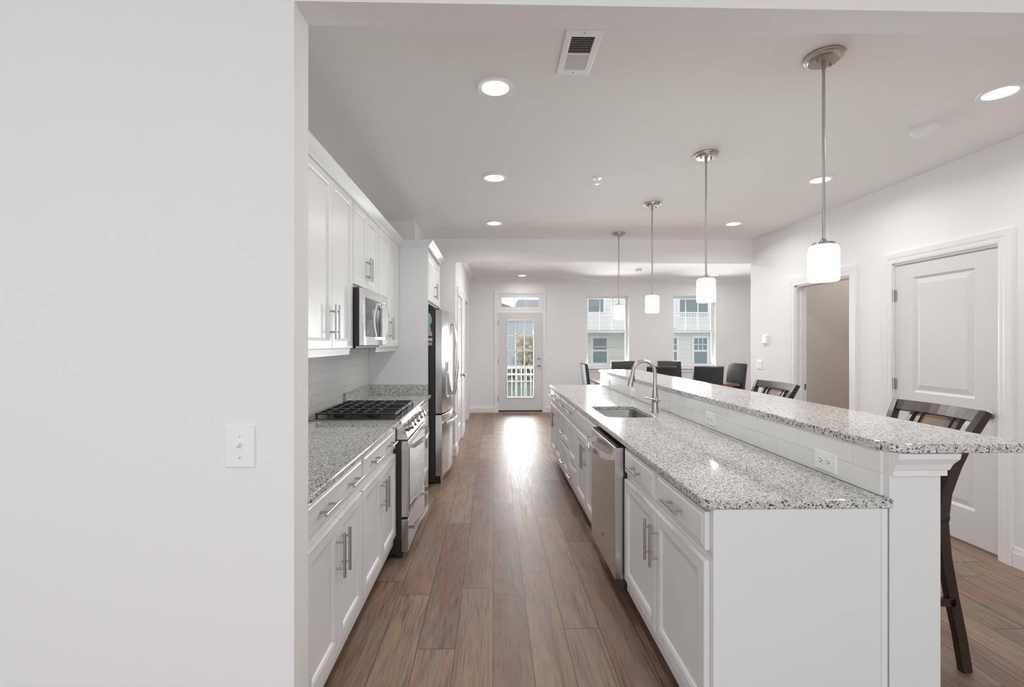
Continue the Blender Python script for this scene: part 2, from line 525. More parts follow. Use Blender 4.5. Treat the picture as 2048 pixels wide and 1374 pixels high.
# ------------------------------------------------------------------ setting
struct(MB().box(-4.2, -3.9, -0.12, 6.2, 9.75, 0.0), 'floor', 'plank_floor', 'brown grey wood plank floor running towards the glazed door', 'floor')
struct(MB().box(-4.2, -3.9, CEIL, 6.2, 9.75, CEIL + 0.12), 'ceiling', 'ceiling_paint', 'smooth off-white ceiling over kitchen and dining room', 'ceiling')
struct(MB().box(-4.2, YN, 0, -0.623, YN2, CEIL), 'wall_left_near', 'wall_paint', 'blank white wall filling the left of the picture', 'wall')
struct(MB().box(-0.623, YN, 2.50, XR, YN2, CEIL), 'wall_near_beam', 'wall_paint', 'white boxed beam across the top of the picture', 'beam')
struct(MB().box(XL - 0.12, YN2, 0, XL, YH, CEIL), 'wall_left', 'wall_paint', 'white kitchen wall behind the stove', 'wall')
struct(MB().box(XL, YH, 0, XD, YH + 0.12, CEIL), 'wall_left_return', 'wall_paint', 'narrow white wall beside the refrigerator', 'wall')
struct(MB().box(XD, YH, 2.46, XR, YH + 0.12, CEIL), 'wall_far_beam', 'wall_paint', 'white boxed beam between kitchen and dining room', 'beam')
struct(MB().box(XL, 5.09, 2.393, -0.841, YH, CEIL), 'wall_chase', 'wall_paint', 'boxed white duct chase above the refrigerator cabinet', 'wall')

# right wall with two doorways
D1 = (3.018, 3.834, 2.078)   # closed door: y0, y1, top
D2 = (4.305, 5.104, 2.055)   # open doorway
wall_outer = [(-3.9, 0), (D1[0], 0), (D1[0], D1[2]), (D1[1], D1[2]), (D1[1], 0), (D2[0], 0), (D2[0], D2[2]), (D2[1], D2[2]), (D2[1], 0), (6.0, 0), (6.0, CEIL), (-3.9, CEIL)]
struct(MB().plate(wall_outer, [], lambda u, v, d: (XR + d, u, v), 0.115), 'wall_right', 'wall_paint', 'white wall with two doorways on the right', 'wall')
# room beyond the open doorway
struct(MB().box(3.445, 5.30, 0, 5.2, 5.40, CEIL), 'wall_side_room_far', 'dim_wall_paint', 'wall seen through the open doorway, dimness put into its colour', 'wall')
struct(MB().box(5.1, 3.9, 0, 5.2, 5.30, CEIL), 'wall_side_room_right', 'dim_wall_paint', 'end wall of the side room, dimness put into its colour', 'wall')
struct(MB().box(3.445, 3.90, 0, 5.2, 4.0, CEIL), 'wall_side_room_near', 'dim_wall_paint', 'near wall of the side room, dimness put into its colour', 'wall')
# dining room
W1 = (1.917, 2.790); W2 = (3.717, 4.592); WZ = (0.916, 2.396)
far_outer = [(XD - 0.15, 0), (0.075, 0), (0.075, 2.43), (1.03, 2.43), (1.03, 0), (6.2, 0), (6.2, CEIL), (XD - 0.15, CEIL)]
struct(MB().plate(far_outer, [rect(W1[0], WZ[0], W1[1], WZ[1]), rect(W2[0], WZ[0], W2[1], WZ[1])], lambda u, v, d: (u, YF + d, v), 0.15), 'wall_far', 'dining_paint', 'pale grey far dining wall with a glazed door and two windows', 'wall')
dl_outer = [(YH + 0.12, 0), (6.24, 0), (6.24, 2.08), (7.06, 2.08), (7.06, 0), (7.75, 0), (7.75, 2.15), (8.75, 2.15), (8.75, 0), (YF, 0), (YF, CEIL), (YH + 0.12, CEIL)]
struct(MB().plate(dl_outer, [], lambda u, v, d: (XD - d, u, v), 0.12), 'wall_left_dining', 'dining_paint', 'pale wall with a white door left of the dining room', 'wall')
struct(MB().box(XD - 0.9, 7.6, 0, XD - 0.8, 8.9, 2.4), 'wall_left_hall', 'dining_paint', 'pale wall inside the cased opening', 'wall')
struct(MB().box(6.1, 6.0, 0, 6.2, YF, CEIL), 'wall_right_dining', 'dining_paint', 'pale right wall of the dining room', 'wall')
struct(MB().box(XR + 0.115, 5.9, 0, 6.1, 6.0, CEIL), 'wall_near_dining', 'dining_paint', 'pale wall behind the kitchen side room', 'wall')
# living room shell behind the camera: side wall, rear wall with opening added for light
struct(MB().box(-4.2, -3.9, 0, -4.1, YN, CEIL), 'wall_left_living', 'wall_paint', 'white side wall of the living room', 'wall')
struct(MB().plate(rect(-4.2, 0, XR + 0.115, CEIL), [rect(-3.8, 0.12, 2.7, 2.5)], lambda u, v, d: (u, -3.9 - d, v), 0.12), 'wall_rear', 'wall_paint', 'white rear living room wall with a wide opening added for light', 'wall')

# tiled splashbacks
struct(MB().box(XL, YN2, 0.90, XL + 0.008, 4.67, 1.40), 'wall_tile_left', 'wall_tile', 'long white glazed tile splashback behind the stove', 'splashback')

# island half wall carrying the raised bar
BX0, BX1 = 1.315, 1.488
struct(MB().box(BX0, 1.53, 0, BX1, 5.69, 1.067), 'wall_island', 'cabinet_paint', 'white half wall carrying the raised granite bar', 'half wall')
struct(MB().box(BX0 - 0.010, 1.555, 0.9145, BX0, 5.685, 1.0665), 'wall_tile_island', 'bar_tile', 'two rows of long white tiles below the raised bar', 'splashback')

# crown on the end of the half wall (three-sided, mitred)
prof_cap = [(0.0, 0.990), (0.012, 0.990), (0.012, 1.008), (0.016, 1.010), (0.022, 1.030), (0.034, 1.050), (0.036, 1.067), (0.0, 1.067)]
mb = MB()
rings = []
for (px, py), (dx, dy) in (((BX0 + 0.002, 1.56), (-1, 0)), ((BX0 + 0.002, 1.53), (-0.25, -1)), ((BX1, 1.53), (1, -1)), ((BX1, 5.69), (1, 0))):
    rings.append([mb.bm.verts.new(Vector((px + (dx * o if dx > 0 else 0), py + dy * o, z))) for o, z in prof_cap])
mb.skin(rings)
struct(mb, 'trim_1', 'trim_paint', 'white crown moulding under the near end of the raised bar', 'trim')
# vertical scribe strip between island end panel and half wall
struct(MB().box(1.280, 1.518, 0.0, 1.300, 1.5295, 0.883, 0.003), 'trim_2', 'trim_paint', 'thin white strip between island end panel and half wall', 'trim')

# baseboards and crown mouldings
BPROF = [(0, 0), (0.016, 0), (0.016, 0.09), (0.011, 0.108), (0.008, 0.125), (0, 0.13)]
def baseboard(name, p0, p1, nrm, label):
    p0, p1, nrm = Vector(p0), Vector(p1), Vector(nrm)
    mb = MB().prism([p0 + nrm * o + Vector((0, 0, z)) for o, z in BPROF], p1 - p0)
    struct(mb, name, 'trim_paint', label, 'baseboard')
baseboard('baseboard_right', (XR, 1.0, 0), (XR, D1[0] - 0.09, 0), (-1, 0, 0), 'white baseboard right of the closed door')
baseboard('baseboard_right_mid', (XR, D1[1] + 0.09, 0), (XR, D2[0] - 0.09, 0), (-1, 0, 0), 'white baseboard between the two right doorways')
baseboard('baseboard_right_far', (XR, D2[1] + 0.09, 0), (XR, 6.0, 0), (-1, 0, 0), 'white baseboard past the open doorway')
baseboard('baseboard_far_left', (XD, YF, 0), (0.02, YF, 0), (0, -1, 0), 'white baseboard left of the glazed door')
baseboard('baseboard_far_right', (1.085, YF, 0), (6.1, YF, 0), (0, -1, 0), 'white baseboard right of the glazed door')
baseboard('baseboard_left_return', (-0.60, YH, 0), (XD + 0.016, YH, 0), (0, -1, 0), 'short white baseboard beside the refrigerator')
baseboard('baseboard_left_near', (XD, YH, 0), (XD, 6.17, 0), (1, 0, 0), 'short white baseboard before the left dining door')
baseboard('baseboard_left_mid', (XD, 7.14, 0), (XD, 7.66, 0), (1, 0, 0), 'white baseboard between left dining door and opening')
baseboard('baseboard_left_far', (XD, 8.84, 0), (XD, YF, 0), (1, 0, 0), 'white baseboard in the far left dining corner')
CPROF = [(0, 0), (0.012, 0), (0.016, 0.018), (0.035, 0.040), (0.065, 0.070), (0.072, 0.088), (0.085, 0.10), (0, 0.10)]
def crown_run(name, p0, p1, nrm, label):
    p0, p1, nrm = Vector(p0), Vector(p1), Vector(nrm)
    mb = MB().prism([p0 + nrm * o + Vector((0, 0, z)) for o, z in CPROF], p1 - p0)
    struct(mb, name, 'trim_paint', label, 'crown moulding')
crown_run('trim_3', (XD, YF, CEIL - 0.10), (6.1, YF, CEIL - 0.10), (0, -1, 0), 'white crown moulding on the far dining wall')
crown_run('trim_4', (XD, YH + 0.12, CEIL - 0.10), (XD, YF, CEIL - 0.10), (1, 0, 0), 'white crown moulding on the left dining wall')

# door casings on the right wall
def casing(parent, face, y0, y1, top, w=0.085, nx=-1, xr=0.0):
    # stepped casing: two jamb legs and a head, on plane x=face, out along nx
    prof = [(0, 0), (0, 0.012), (0.012, 0.016), (0.035, 0.016), (0.045, 0.020), (w - 0.004, 0.022), (w, 0.018), (w, 0)]
    rings = []
    mb = MB()
    for yy, zz, sy, sz in ((y0, 0.0, -1, 0), (y0, top, -1, 1), (y1, top, 1, 1), (y1, 0.0, 1, 0)):
        rings.append([mb.bm.verts.new(Vector((face + nx * t, yy + sy * o, zz + sz * o))) for o, t in prof])
    mb.skin(rings)
    return mb.build('casing', 'trim_paint', parent)

def knob(parent, x, y, z, nx, m='nickel'):
    mb = MB()
    mb.lathe([(0.033, 0), (0.033, 0.004), (0.026, 0.010), (0.012, 0.013), (0.011, 0.034), (0.018, 0.040), (0.027, 0.048), (0.029, 0.058), (0.025, 0.068), (0.014, 0.074), (0.0, 0.075)], (x, y, z), (nx, 0, 0), 24)
    return mb.build('door_knob', m, parent, smooth=True)

def panel_door(parent, x, y0, y1, z0, z1, nx, thick=0.035):
    # two-panel door: slab face at plane x, out along nx, moulded panels
    w = y1 - y0
    st = 0.16; pz = [(0.255, 0.902), (1.037, 1.950)]
    th = [rect(y0 + st, a, y1 - st, b) for a, b in pz]
    mb = MB()
    mb.plate(rect(y0, z0, y1, z1), th, lambda u, v, d: (x - nx * d, u, v), thick)
    for a, b in pz:
        U = Vector((0, -nx, 0)) if nx > 0 else Vector((0, 1, 0))
        if nx < 0:
            mb.loft((x, y1 - st, a), (0, -1, 0), (0, 0, 1), w - 2 * st, b - a, [(0.0, -0.02), (0.0, -0.001), (0.010, -0.008), (0.016, -0.012), (0.022, -0.012), (0.055, -0.005), (0.058, -0.004)])
        else:
            mb.loft((x, y0 + st, a), (0, 1, 0), (0, 0, 1), w - 2 * st, b - a, [(0.0, -0.02), (0.0, -0.001), (0.010, -0.008), (0.016, -0.012), (0.022, -0.012), (0.055, -0.005), (0.058, -0.004)])
    return mb.build('door_slab', 'door_paint', parent)

def hinge(parent, x, y, z, nx):
    mb = MB()
    mb.tube([(x + nx * 0.006, y, z - 0.045), (x + nx * 0.006, y, z + 0.045)], 0.0065, 10)
    mb.box(x - 0.002, y - 0.016, z - 0.044, x + 0.003, y + 0.016, z + 0.044)
    return mb.build('hinge', 'nickel', parent)

d = thing('door_1', 'closed white two-panel door on the right wall, nickel knob', 'door', (0, 0, 0), kind='structure')
mb = MB()
for a, b_, c_, e in ((D1[0] - 0.001, 0, D1[0] + 0.004, D1[2]), (D1[1] - 0.004, 0, D1[1] + 0.001, D1[2])):
    mb.box(XR + 0.0, a, b_, XR + 0.115, c_, e)
mb.box(XR, D1[0], D1[2] - 0.012, XR + 0.115, D1[1], D1[2])
mb.build('jamb', 'trim_paint', d)
casing(d, XR, D1[0] - 0.003, D1[1] + 0.003, D1[2] + 0.003)
panel_door(d, XR + 0.012, D1[0] + 0.006, D1[1] - 0.006, 0.022, D1[2] - 0.023, -1)
for z in (0.30, 1.09, 1.82): hinge(d, XR + 0.004, D1[1] - 0.002, z, -1)
knob(d, XR + 0.012, D1[0] + 0.068, 0.946, -1)

d = thing('door_2', 'open white cased doorway showing a room coloured as dimly lit', 'doorway', (0, 0, 0), kind='structure')
mb = MB()
mb.box(XR, D2[0] - 0.002, 0, XR + 0.115, D2[0] + 0.016, D2[2])
mb.box(XR, D2[1] - 0.016, 0, XR + 0.115, D2[1] + 0.002, D2[2])
mb.box(XR, D2[0], D2[2] - 0.016, XR + 0.115, D2[1], D2[2] + 0.002)
mb.box(XR + 0.045, D2[1] - 0.028, 0, XR + 0.08, D2[1] - 0.014, D2[2] - 0.02)
mb.box(XR + 0.045, D2[0] + 0.014, 0, XR + 0.08, D2[0] + 0.028, D2[2] - 0.02)
mb.build('jamb', 'trim_paint', d)
casing(d, XR, D2[0], D2[1], D2[2])
tag(MB().box(XR + 0.082, D2[1] - 0.019, 0.91, XR + 0.110, D2[1] - 0.015, 0.975).build('strike_plate', 'nickel', d), 'nickel strike plate')

# white door and cased opening in the left dining wall
d = thing('door_3', 'narrow-looking white panel door just past the refrigerator', 'door', (0, 0, 0), kind='structure')
casing(d, XD, 6.24, 7.06, 2.08, nx=1)
panel_door(d, XD - 0.004, 6.25, 7.05, 0.015, 2.07, 1)
knob(d, XD - 0.004, 6.98, 0.95, 1)
for z in (0.30, 1.09, 1.82): hinge(d, XD - 0.002, 6.252, z, 1)
d = thing('door_4', 'plain opening in the left dining wall before the far corner', 'doorway', (0, 0, 0), kind='structure')
casing(d, XD, 7.75, 8.75, 2.15, nx=1)
for z in (1.09, ): hinge(d, XD + 0.001, 7.752, z, 1)

# glazed exterior door with transom
def glazing_bars(mb, x0, x1, z0, z1, nx, nz, y0, y1, w=0.018):
    for k in range(1, nx):
        x = x0 + (x1 - x0) * k / nx
        mb.box(x - w / 2, y0, z0, x + w / 2, y1, z1)
    for k in range(1, nz):
        z = z0 + (z1 - z0) * k / nz
        mb.box(x0, y0, z - w / 2, x1, y1, z + w / 2)
    return mb
d = thing('door_5', 'white exterior door with fifteen glass panes on the far wall', 'door', (0, YF, 0), kind='structure')
GX0, GX1, GZ0, GZ1 = 0.291, 0.828, 0.315, 1.890
mb = MB().plate(rect(0.112, 0.045, 1.003, 2.053), [rect(GX0, GZ0, GX1, GZ1)], lambda u, v, q: (u, q, v), 0.045)
mb.build('door_slab', 'door_paint', d)
fr = MB().plate(rect(GX0 - 0.028, GZ0 - 0.028, GX1 + 0.028, GZ1 + 0.028), [rect(GX0, GZ0, GX1, GZ1)], lambda u, v, q: (u, -0.010 + q, v), 0.014, 0.003).build('glazing_frame', 'door_paint', d)
glazing_bars(MB(), GX0, GX1, GZ0, GZ1, 3, 5, 0.010, 0.034).build('glazing_bars', 'vinyl_white', fr)
MB().box(GX0, 0.020, GZ0, GX1, 0.024, GZ1).build('pane', 'clear_glass', fr)
MB().box(0.112, -0.004, 0.012, 1.003, 0.045, 0.045).build('sweep', 'rubber', d)
mb = MB()
mb.box(0.075, 0, 0, 0.109, 0.15, 2.43); mb.box(1.006, 0, 0, 1.03, 0.15, 2.43); mb.box(0.109, 0, 2.058, 1.006, 0.15, 2.115); mb.box(0.109, 0, 2.40, 1.006, 0.15, 2.43)
mb.build('jamb', 'trim_paint', d)
mb = MB(); prof = [(0, 0), (0, 0.012), (0.012, 0.016), (0.060, 0.020), (0.066, 0.016), (0.066, 0)]
rings = []
for xx, zz, sx, sz in ((0.086, 0.0, -1, 0), (0.086, 2.425, -1, 1), (1.019, 2.425, 1, 1), (1.019, 0.0, 1, 0)):
    rings.append([mb.bm.verts.new(Vector((xx + sx * o, -t, zz + sz * o))) for o, t in prof])
mb.skin(rings); mb.build('casing', 'trim_paint', d)
tr = MB().plate(rect(0.109, 2.115, 1.006, 2.40), [rect(0.175, 2.160, 0.935, 2.352)], lambda u, v, q: (u, 0.01 + q, v), 0.05).build('transom_frame', 'trim_paint', d)
glazing_bars(MB(), 0.175, 0.935, 2.160, 2.352, 3, 1, 0.018, 0.045, 0.016).build('glazing_bars', 'vinyl_white', tr)
MB().box(0.175, 0.028, 2.160, 0.935, 0.032, 2.352).build('pane', 'clear_glass', tr)
for nm, z, r in (('door_knob', 0.970, 0.029), ('deadbolt', 1.113, 0.026)):
    MB().lathe([(r, 0), (r, 0.008), (r * 0.5, 0.014), (r * 0.5, 0.03), (r * 0.95, 0.042), (r * 0.9, 0.058), (0, 0.064)], (0.941, 0.0, z), (0, -1, 0), 20).build(nm, 'nickel', d, smooth=True)
for z in (0.27, 1.05, 1.83):
    MB().tube([(0.110, -0.006, z - 0.05), (0.110, -0.006, z + 0.05)], 0.007, 8).build('hinge', 'nickel', d)

# windows
def window(name, x0, x1, z0, z1, label, screen):
    w = thing(name, label, 'window', (0, YF, 0), kind='structure')
    y0, y1 = 0.085, 0.145
    MB().plate(rect(x0, z0, x1, z1), [rect(x0 + 0.022, z0 + 0.03, x1 - 0.022, z1 - 0.025)], lambda u, v, q: (u, y0 + q, v), y1 - y0).build('window_frame', 'vinyl_white', w)
    zm = 1.666
    a0, a1 = x0 + 0.022, x1 - 0.022
    for nm, s0, s1, yy in (('upper_sash', zm - 0.02, z1 - 0.025, 0.118), ('lower_sash', z0 + 0.03, zm + 0.03, 0.092)):
        sh = MB().plate(rect(a0, s0, a1, s1), [rect(a0 + 0.022, s0 + 0.04, a1 - 0.022, s1 - 0.035)], lambda u, v, q: (u, yy + q, v), 0.025).build(nm, 'vinyl_white', w)
        if nm == 'upper_sash':
            glazing_bars(MB(), a0 + 0.022, a1 - 0.022, s0 + 0.04, s1 - 0.035, 3, 2, yy + 0.004, yy + 0.020, 0.014).build('glazing_bars', 'vinyl_white', sh)
        MB().box(a0 + 0.02, yy + 0.011, s0 + 0.038, a1 - 0.02, yy + 0.014, s1 - 0.033).build('pane', 'clear_glass', sh)
        if nm == 'lower_sash' and screen:
            MB().box(a0, yy + 0.03, 1.33, a1, yy + 0.045, 1.35).build('screen_bar', 'vinyl_white', w)
    MB().box(x0 - 0.04, -0.045, z0 - 0.030, x1 + 0.04, 0.09, z0, 0.004).build('window_sill', 'trim_paint', w)
    MB().box(x0 - 0.03, -0.016, z0 - 0.095, x1 + 0.03, 0.0, z0 - 0.030, 0.003).build('apron', 'trim_paint', w)
    return w
window('window_1', W1[0], W1[1], WZ[0], WZ[1], 'white sash window nearest the glazed door', True)
window('window_2', W2[0], W2[1], WZ[0], WZ[1], 'white sash window right of the other, behind the black chairs', False)

# ------------------------------------------------------------------ cabinets
# local frame: x along the run, y into the cabinet, z up; doors stand 20 mm proud of y = 0
def pull(parent, cx, cz, L, vertical, y0=-0.021):
    mb = MB()
    r = 0.0062; so = 0.032
    if vertical:
        mb.tube([(cx, y0 - so, cz - L / 2), (cx, y0 - so, cz + L / 2)], r, 10)
        for s in (-0.30, 0.30): mb.tube([(cx, y0 + 0.0012, cz + s * L), (cx, y0 - so, cz + s * L)], 0.0045, 8)
    else:
        mb.tube([(cx - L / 2, y0 - so, cz), (cx + L / 2, y0 - so, cz)], r, 10)
        for s in (-0.30, 0.30): mb.tube([(cx + s * L, y0 + 0.0012, cz), (cx + s * L, y0 - so, cz)], 0.0045, 8)
    return mb.build('handle', 'nickel', parent, smooth=True)

def front(parent, name, x0, x1, z0, z1, flat=False):
    w, h = x1 - x0, z1 - z0
    mb = MB()
    if flat:
        lp = [(0, 0.001), (0, 0.015), (0.005, 0.0175), (0.012, 0.0175), (0.018, 0.0205), (0.022, 0.021)]
    else:
        lp = [(0, 0.001), (0, 0.017), (0.003, 0.020), (0.046, 0.020), (0.050, 0.0175), (0.056, 0.0165), (0.062, 0.0095), (0.066, 0.009)]
    mb.loft((x0, 0, z0), (1, 0, 0), (0, 0, 1), w, h, lp)
    o = mb.build(name, 'cabinet_paint', parent)
    return o

def base_cab(label, loc, rz, w, depth, doors=2, drawers=1, drawer_pulls=1, stack=None, false_front=False, group='white base cabinets', kick=True, custom=None, cat='cabinet'):
    t = thing('base_cabinet', label, cat, loc, rz, group)
    if false_front:
        mb = MB()
        mb.box(0.0, 0.0, 0.102, w, 0.018, 0.8835); mb.box(0.0, depth - 0.012, 0.102, w, depth, 0.8835)
        mb.box(0.0, 0.018, 0.102, 0.018, depth - 0.012, 0.8835); mb.box(w - 0.018, 0.018, 0.102, w, depth - 0.012, 0.8835)
        mb.box(0.018, 0.018, 0.102, w - 0.018, depth - 0.012, 0.12)
        mb.build('body', 'cabinet_paint', t)
    else:
        MB().box(0.0, 0.0, 0.102, w, depth, 0.8835).build('body', 'cabinet_paint', t)
    MB().box(0.0, 0.075, 0.0, w, depth - 0.02, 0.1025).build('toe_kick', 'toe_kick_brown', t)
    e = 0.014
    ZD = (0.170, 0.704); ZR = (0.741, 0.868)
    if custom:
        for nm, a, b, hz in custom:
            p = front(t, nm, e, w - e, a, b, flat=(nm == 'drawer' and b - a < 0.20))
            if hz is not None: pull(p, w / 2, hz, 0.155, False)
        return t
    if false_front:
        front(t, 'false_front', e, w - e, *ZR, flat=True)
    else:
        dw = (w - 2 * e - 0.028 * (drawers - 1)) / drawers
        for k in range(drawers):
            x0 = e + k * (dw + 0.028)
            p = front(t, 'drawer', x0, x0 + dw, *ZR, flat=True)
            if drawer_pulls == 1: pull(p, x0 + dw / 2, 0.806, 0.155, False)
            else:
                for f in (0.25, 0.75): pull(p, x0 + dw * f, 0.806, 0.155, False)
    dw = (w - 2 * e - 0.004 * (doors - 1)) / doors
    for k in range(doors):
        x0 = e + k * (dw + 0.004)
        p = front(t, 'door', x0, x0 + dw, *ZD)
        hx = x0 + dw - 0.032 if k == 0 and doors > 1 else x0 + 0.032
        pull(p, hx, 0.565, 0.180, True)
    return t

def wall_cab(label, loc, rz, w, depth, z0, z1, doors=2, handle_low=True, rail=True, group='white wall cabinets', hl=0.20):
    t = thing('wall_cabinet', label, 'cabinet', loc, rz, group)
    MB().box(0.0, 0.0, z0 - (0.0 if rail else 0.0), w, depth, z1).build('body', 'cabinet_paint', t)
    e = 0.008
    dw = (w - 2 * e - 0.004 * (doors - 1)) / doors
    for k in range(doors):
        x0 = e + k * (dw + 0.004)
        p = front(t, 'door', x0, x0 + dw, z0 + 0.018, z1 - 0.012)
        hx = x0 + dw - 0.030 if k == 0 and doors > 1 else x0 + 0.030
        pull(p, hx, z0 + 0.075 + hl / 2, hl, True)
    if rail:
        MB().box(0.0, 0.006, z0 - 0.024, w, 0.026, z0 + 0.001).build('light_rail', 'cabinet_paint', t)
    return t

LW = R(90)       # left run: local x -> +Y, local y -> -X
IW = R(-90)      # island: local x -> -Y, local y -> +X
XLF = -0.655     # left carcass face
DEP = 0.572
base_cab('white base cabinet nearest the camera on the left, one wide drawer over two doors', (XLF, 1.602, 0), LW, 0.710, DEP, 2, 1, 2)
base_cab('white base cabinet between the nearest left cabinet and the stove', (XLF, 2.312, 0), LW, 0.793, DEP, 2, 1, 2)
base_cab('white base cabinet between stove and refrigerator', (XLF, 3.875, 0), LW, 0.79, DEP, 2, 1, 1)
XUF = -0.95
wall_cab('tall white wall cabinet left of the microwave, nearest the camera', (XUF, 2.33, 0), LW, 0.82, 0.275, 1.375, 2.392)
wall_cab('tall white wall cabinet mostly hidden behind the near left wall', (XUF, 1.61, 0), LW, 0.715, 0.275, 1.375, 2.392)
wall_cab('short white wall cabinet above the microwave', (XUF, 3.152, 0), LW, 0.695, 0.275, 1.805, 2.392, rail=False, hl=0.17)
wall_cab('tall white wall cabinet between microwave and refrigerator panel', (XUF, 3.849, 0), LW, 0.815, 0.275, 1.375, 2.392)

# refrigerator surround
t = thing('refrigerator_surround', 'tall white panel and top cabinet boxing in the refrigerator', 'cabinet', (0, 0, 0))
MB().box(XL + 0.009, 4.668, 0, -0.644, 4.690, 2.392).build('side_panel', 'cabinet_paint', t)
MB().box(XL + 0.009, 5.700, 0, -0.644, 5.722, 2.392).build('side_panel', 'cabinet_paint', t)
bd = MB().box(XL + 0.009, 4.691, 1.830, -0.664, 5.699, 2.392).build('body', 'cabinet_paint', t)
for k in range(2):
    y0 = 4.695 + k * 0.502
    mb = MB().loft((-0.664, y0, 1.850), (0, 1, 0), (0, 0, 1), 0.498, 0.480, [(0, 0.001), (0, 0.017), (0.003, 0.020), (0.046, 0.020), (0.052, 0.017), (0.060, 0.010), (0.064, 0.009)])
    p = mb.build('door', 'cabinet_paint', t)
    hy = y0 + 0.498 - 0.03 if k == 0 else y0 + 0.03
    mb = MB()
    mb.tube([(-0.611, hy, 1.90), (-0.611, hy, 2.07)], 0.0062, 10)
    for z in (1.935, 2.035): mb.tube([(-0.6435, hy, z), (-0.611, hy, z)], 0.0045, 8)
    mb.build('handle', 'nickel', p, smooth=True)

# crown moulding along the wall cabinets and round the refrigerator surround
CP = [(0.0, 2.375), (0.008, 2.375), (0.012, 2.388), (0.030, 2.405), (0.048, 2.425), (0.050, 2.430), (0.056, 2.436), (0.0, 2.436)]
mb = MB()
rings = []
for (px, py), (dx, dy) in (((-0.9295, 1.605), (1, 0)), ((-0.9295, 4.667), (1, -1)), ((-0.6435, 4.667), (1, -1)), ((-0.6435, 5.722), (1, 0))):
    rings.append([mb.bm.verts.new(Vector((px + dx * o, py + dy * o, z))) for o, z in CP])
mb.skin(rings)
tag(mb.build('cabinet_crown', 'cabinet_paint'), 'white crown moulding along the top of the wall cabinets', 'moulding')

# island cabinets
XIF = 0.72
base_cab('white island cabinet at the near end, two drawers over two doors', (XIF, 2.506, 0), IW, 0.976, 0.575, 2, 2, 1, group='white island cabinets')
base_cab('white island sink cabinet beside the dishwasher, false drawer front', (XIF, 3.975, 0), IW, 0.845, 0.575, 2, 1, 1, false_front=True, group='white island cabinets')
base_cab('narrow white island cabinet, tall panel over a low drawer', (XIF, 4.373, 0), IW, 0.398, 0.575, group='white island cabinets',
         custom=[('drawer', 0.741, 0.868, 0.806), ('door', 0.370, 0.704, None), ('drawer', 0.170, 0.335, 0.235)])
base_cab('white island cabinet with a stack of three drawers', (XIF, 4.861, 0), IW, 0.488, 0.575, group='white island cabinets',
         custom=[('drawer', 0.741, 0.868, 0.806), ('drawer', 0.452, 0.704, 0.545), ('drawer', 0.170, 0.415, 0.255)])
base_cab('white island cabinet at the far end towards the dining room', (XIF, 5.70, 0), IW, 0.838, 0.575, 2, 2, 1, group='white island cabinets')
tag(MB().box(XIF + 0.0, 1.520, 0.0, 1.279, 1.5295, 0.8835, 0.001).build('end_panel', 'cabinet_paint'), 'plain white panel closing the near end of the island', 'panel')

# ------------------------------------------------------------------ worktops
def slab(name, outer, holes, z0, z1, parent=None, bev=0.005):
    return MB().plate(outer, holes, lambda u, v, d: (u, v, z0 + d), z1 - z0, bev).build(name, 'granite', parent)
t = thing('kitchen_worktop', 'speckled granite worktop left of the stove, nearest the camera', 'worktop', (0, 0, 0), group='left granite worktops')
slab('slab', rect(XL + 0.0085, 1.605, -0.613, 3.100), [], 0.884, 0.914, t)
slab('upstand', rect(XL + 0.0085, 1.605, XL + 0.030, 3.100), [], 0.9145, 1.016, t, 0.002)
t = thing('kitchen_worktop', 'speckled granite worktop between stove and refrigerator panel', 'worktop', (0, 0, 0), group='left granite worktops')
slab('slab', rect(XL + 0.0085, 3.880, -0.613, 4.667), [], 0.884, 0.914, t)
mb = MB().plate([(XL + 0.0085, 3.880), (XL + 0.030, 3.880), (XL + 0.030, 4.645), (-0.640, 4.645), (-0.640, 4.667), (XL + 0.0085, 4.667)], [], lambda u, v, d: (u, v, 0.9145 + d), 0.1015, 0.002)
mb.build('upstand', 'granite', t)
SK = (0.785, 3.215, 1.130, 3.790)
o = slab('island_worktop', [(1.304, 5.71), (0.690, 5.71), (0.690, 1.545)] + [(0.690 + 0.03 * (1 - math.cos(R(a))), 1.545 - 0.03 * math.sin(R(a))) for a in (30, 60, 90)] + [(1.315, 1.515), (1.318, 1.522), (1.318, 1.529), (1.304, 1.5295)], [list(reversed(rrect(*SK, 0.055)))], 0.884, 0.914)
tag(o, 'long lower granite worktop of the island with sink cutout', 'worktop')
def arc(cx, cy, r, a0, a1, n=6):
    return [(cx + r * math.cos(R(a0 + (a1 - a0) * k / n)), cy + r * math.sin(R(a0 + (a1 - a0) * k / n))) for k in range(n + 1)]
bar_out = arc(1.385, 1.590, 0.09, 180, 270, 8) + arc(1.735, 1.535, 0.035, 270, 360, 8) + [(1.770, 5.73), (1.295, 5.73)]
o = slab('bar_worktop', bar_out, [], 1.0675, 1.098)
tag(o, 'raised granite bar top above the island tiles', 'bar top')

# sink
t = thing('kitchen_sink', 'stainless undermount sink in the island worktop', 'sink', (0, 0, 0))
mb = MB()
x0, y0, x1, y1 = SK
rings = []
for ins, z, r in ((-0.004, 0.884, 0.058), (-0.002, 0.870, 0.057), (0.010, 0.735, 0.055), (0.025, 0.717, 0.05), (0.14, 0.712, 0.03)):
    rings.append([mb.bm.verts.new((u, v, z)) for u, v in rrect(x0 + ins, y0 + ins, x1 - ins, y1 - ins, r)])
mb.skin(rings, False, True)
mb.build('basin', 'stainless_sink', t, smooth=True)
MB().lathe([(0.045, 0), (0.045, 0.003), (0.032, 0.004), (0.028, 0.002), (0.0, 0.002)], (0.955, 3.50, 0.7125), 'Z', 24).build('drain', 'nickel', t, smooth=True)

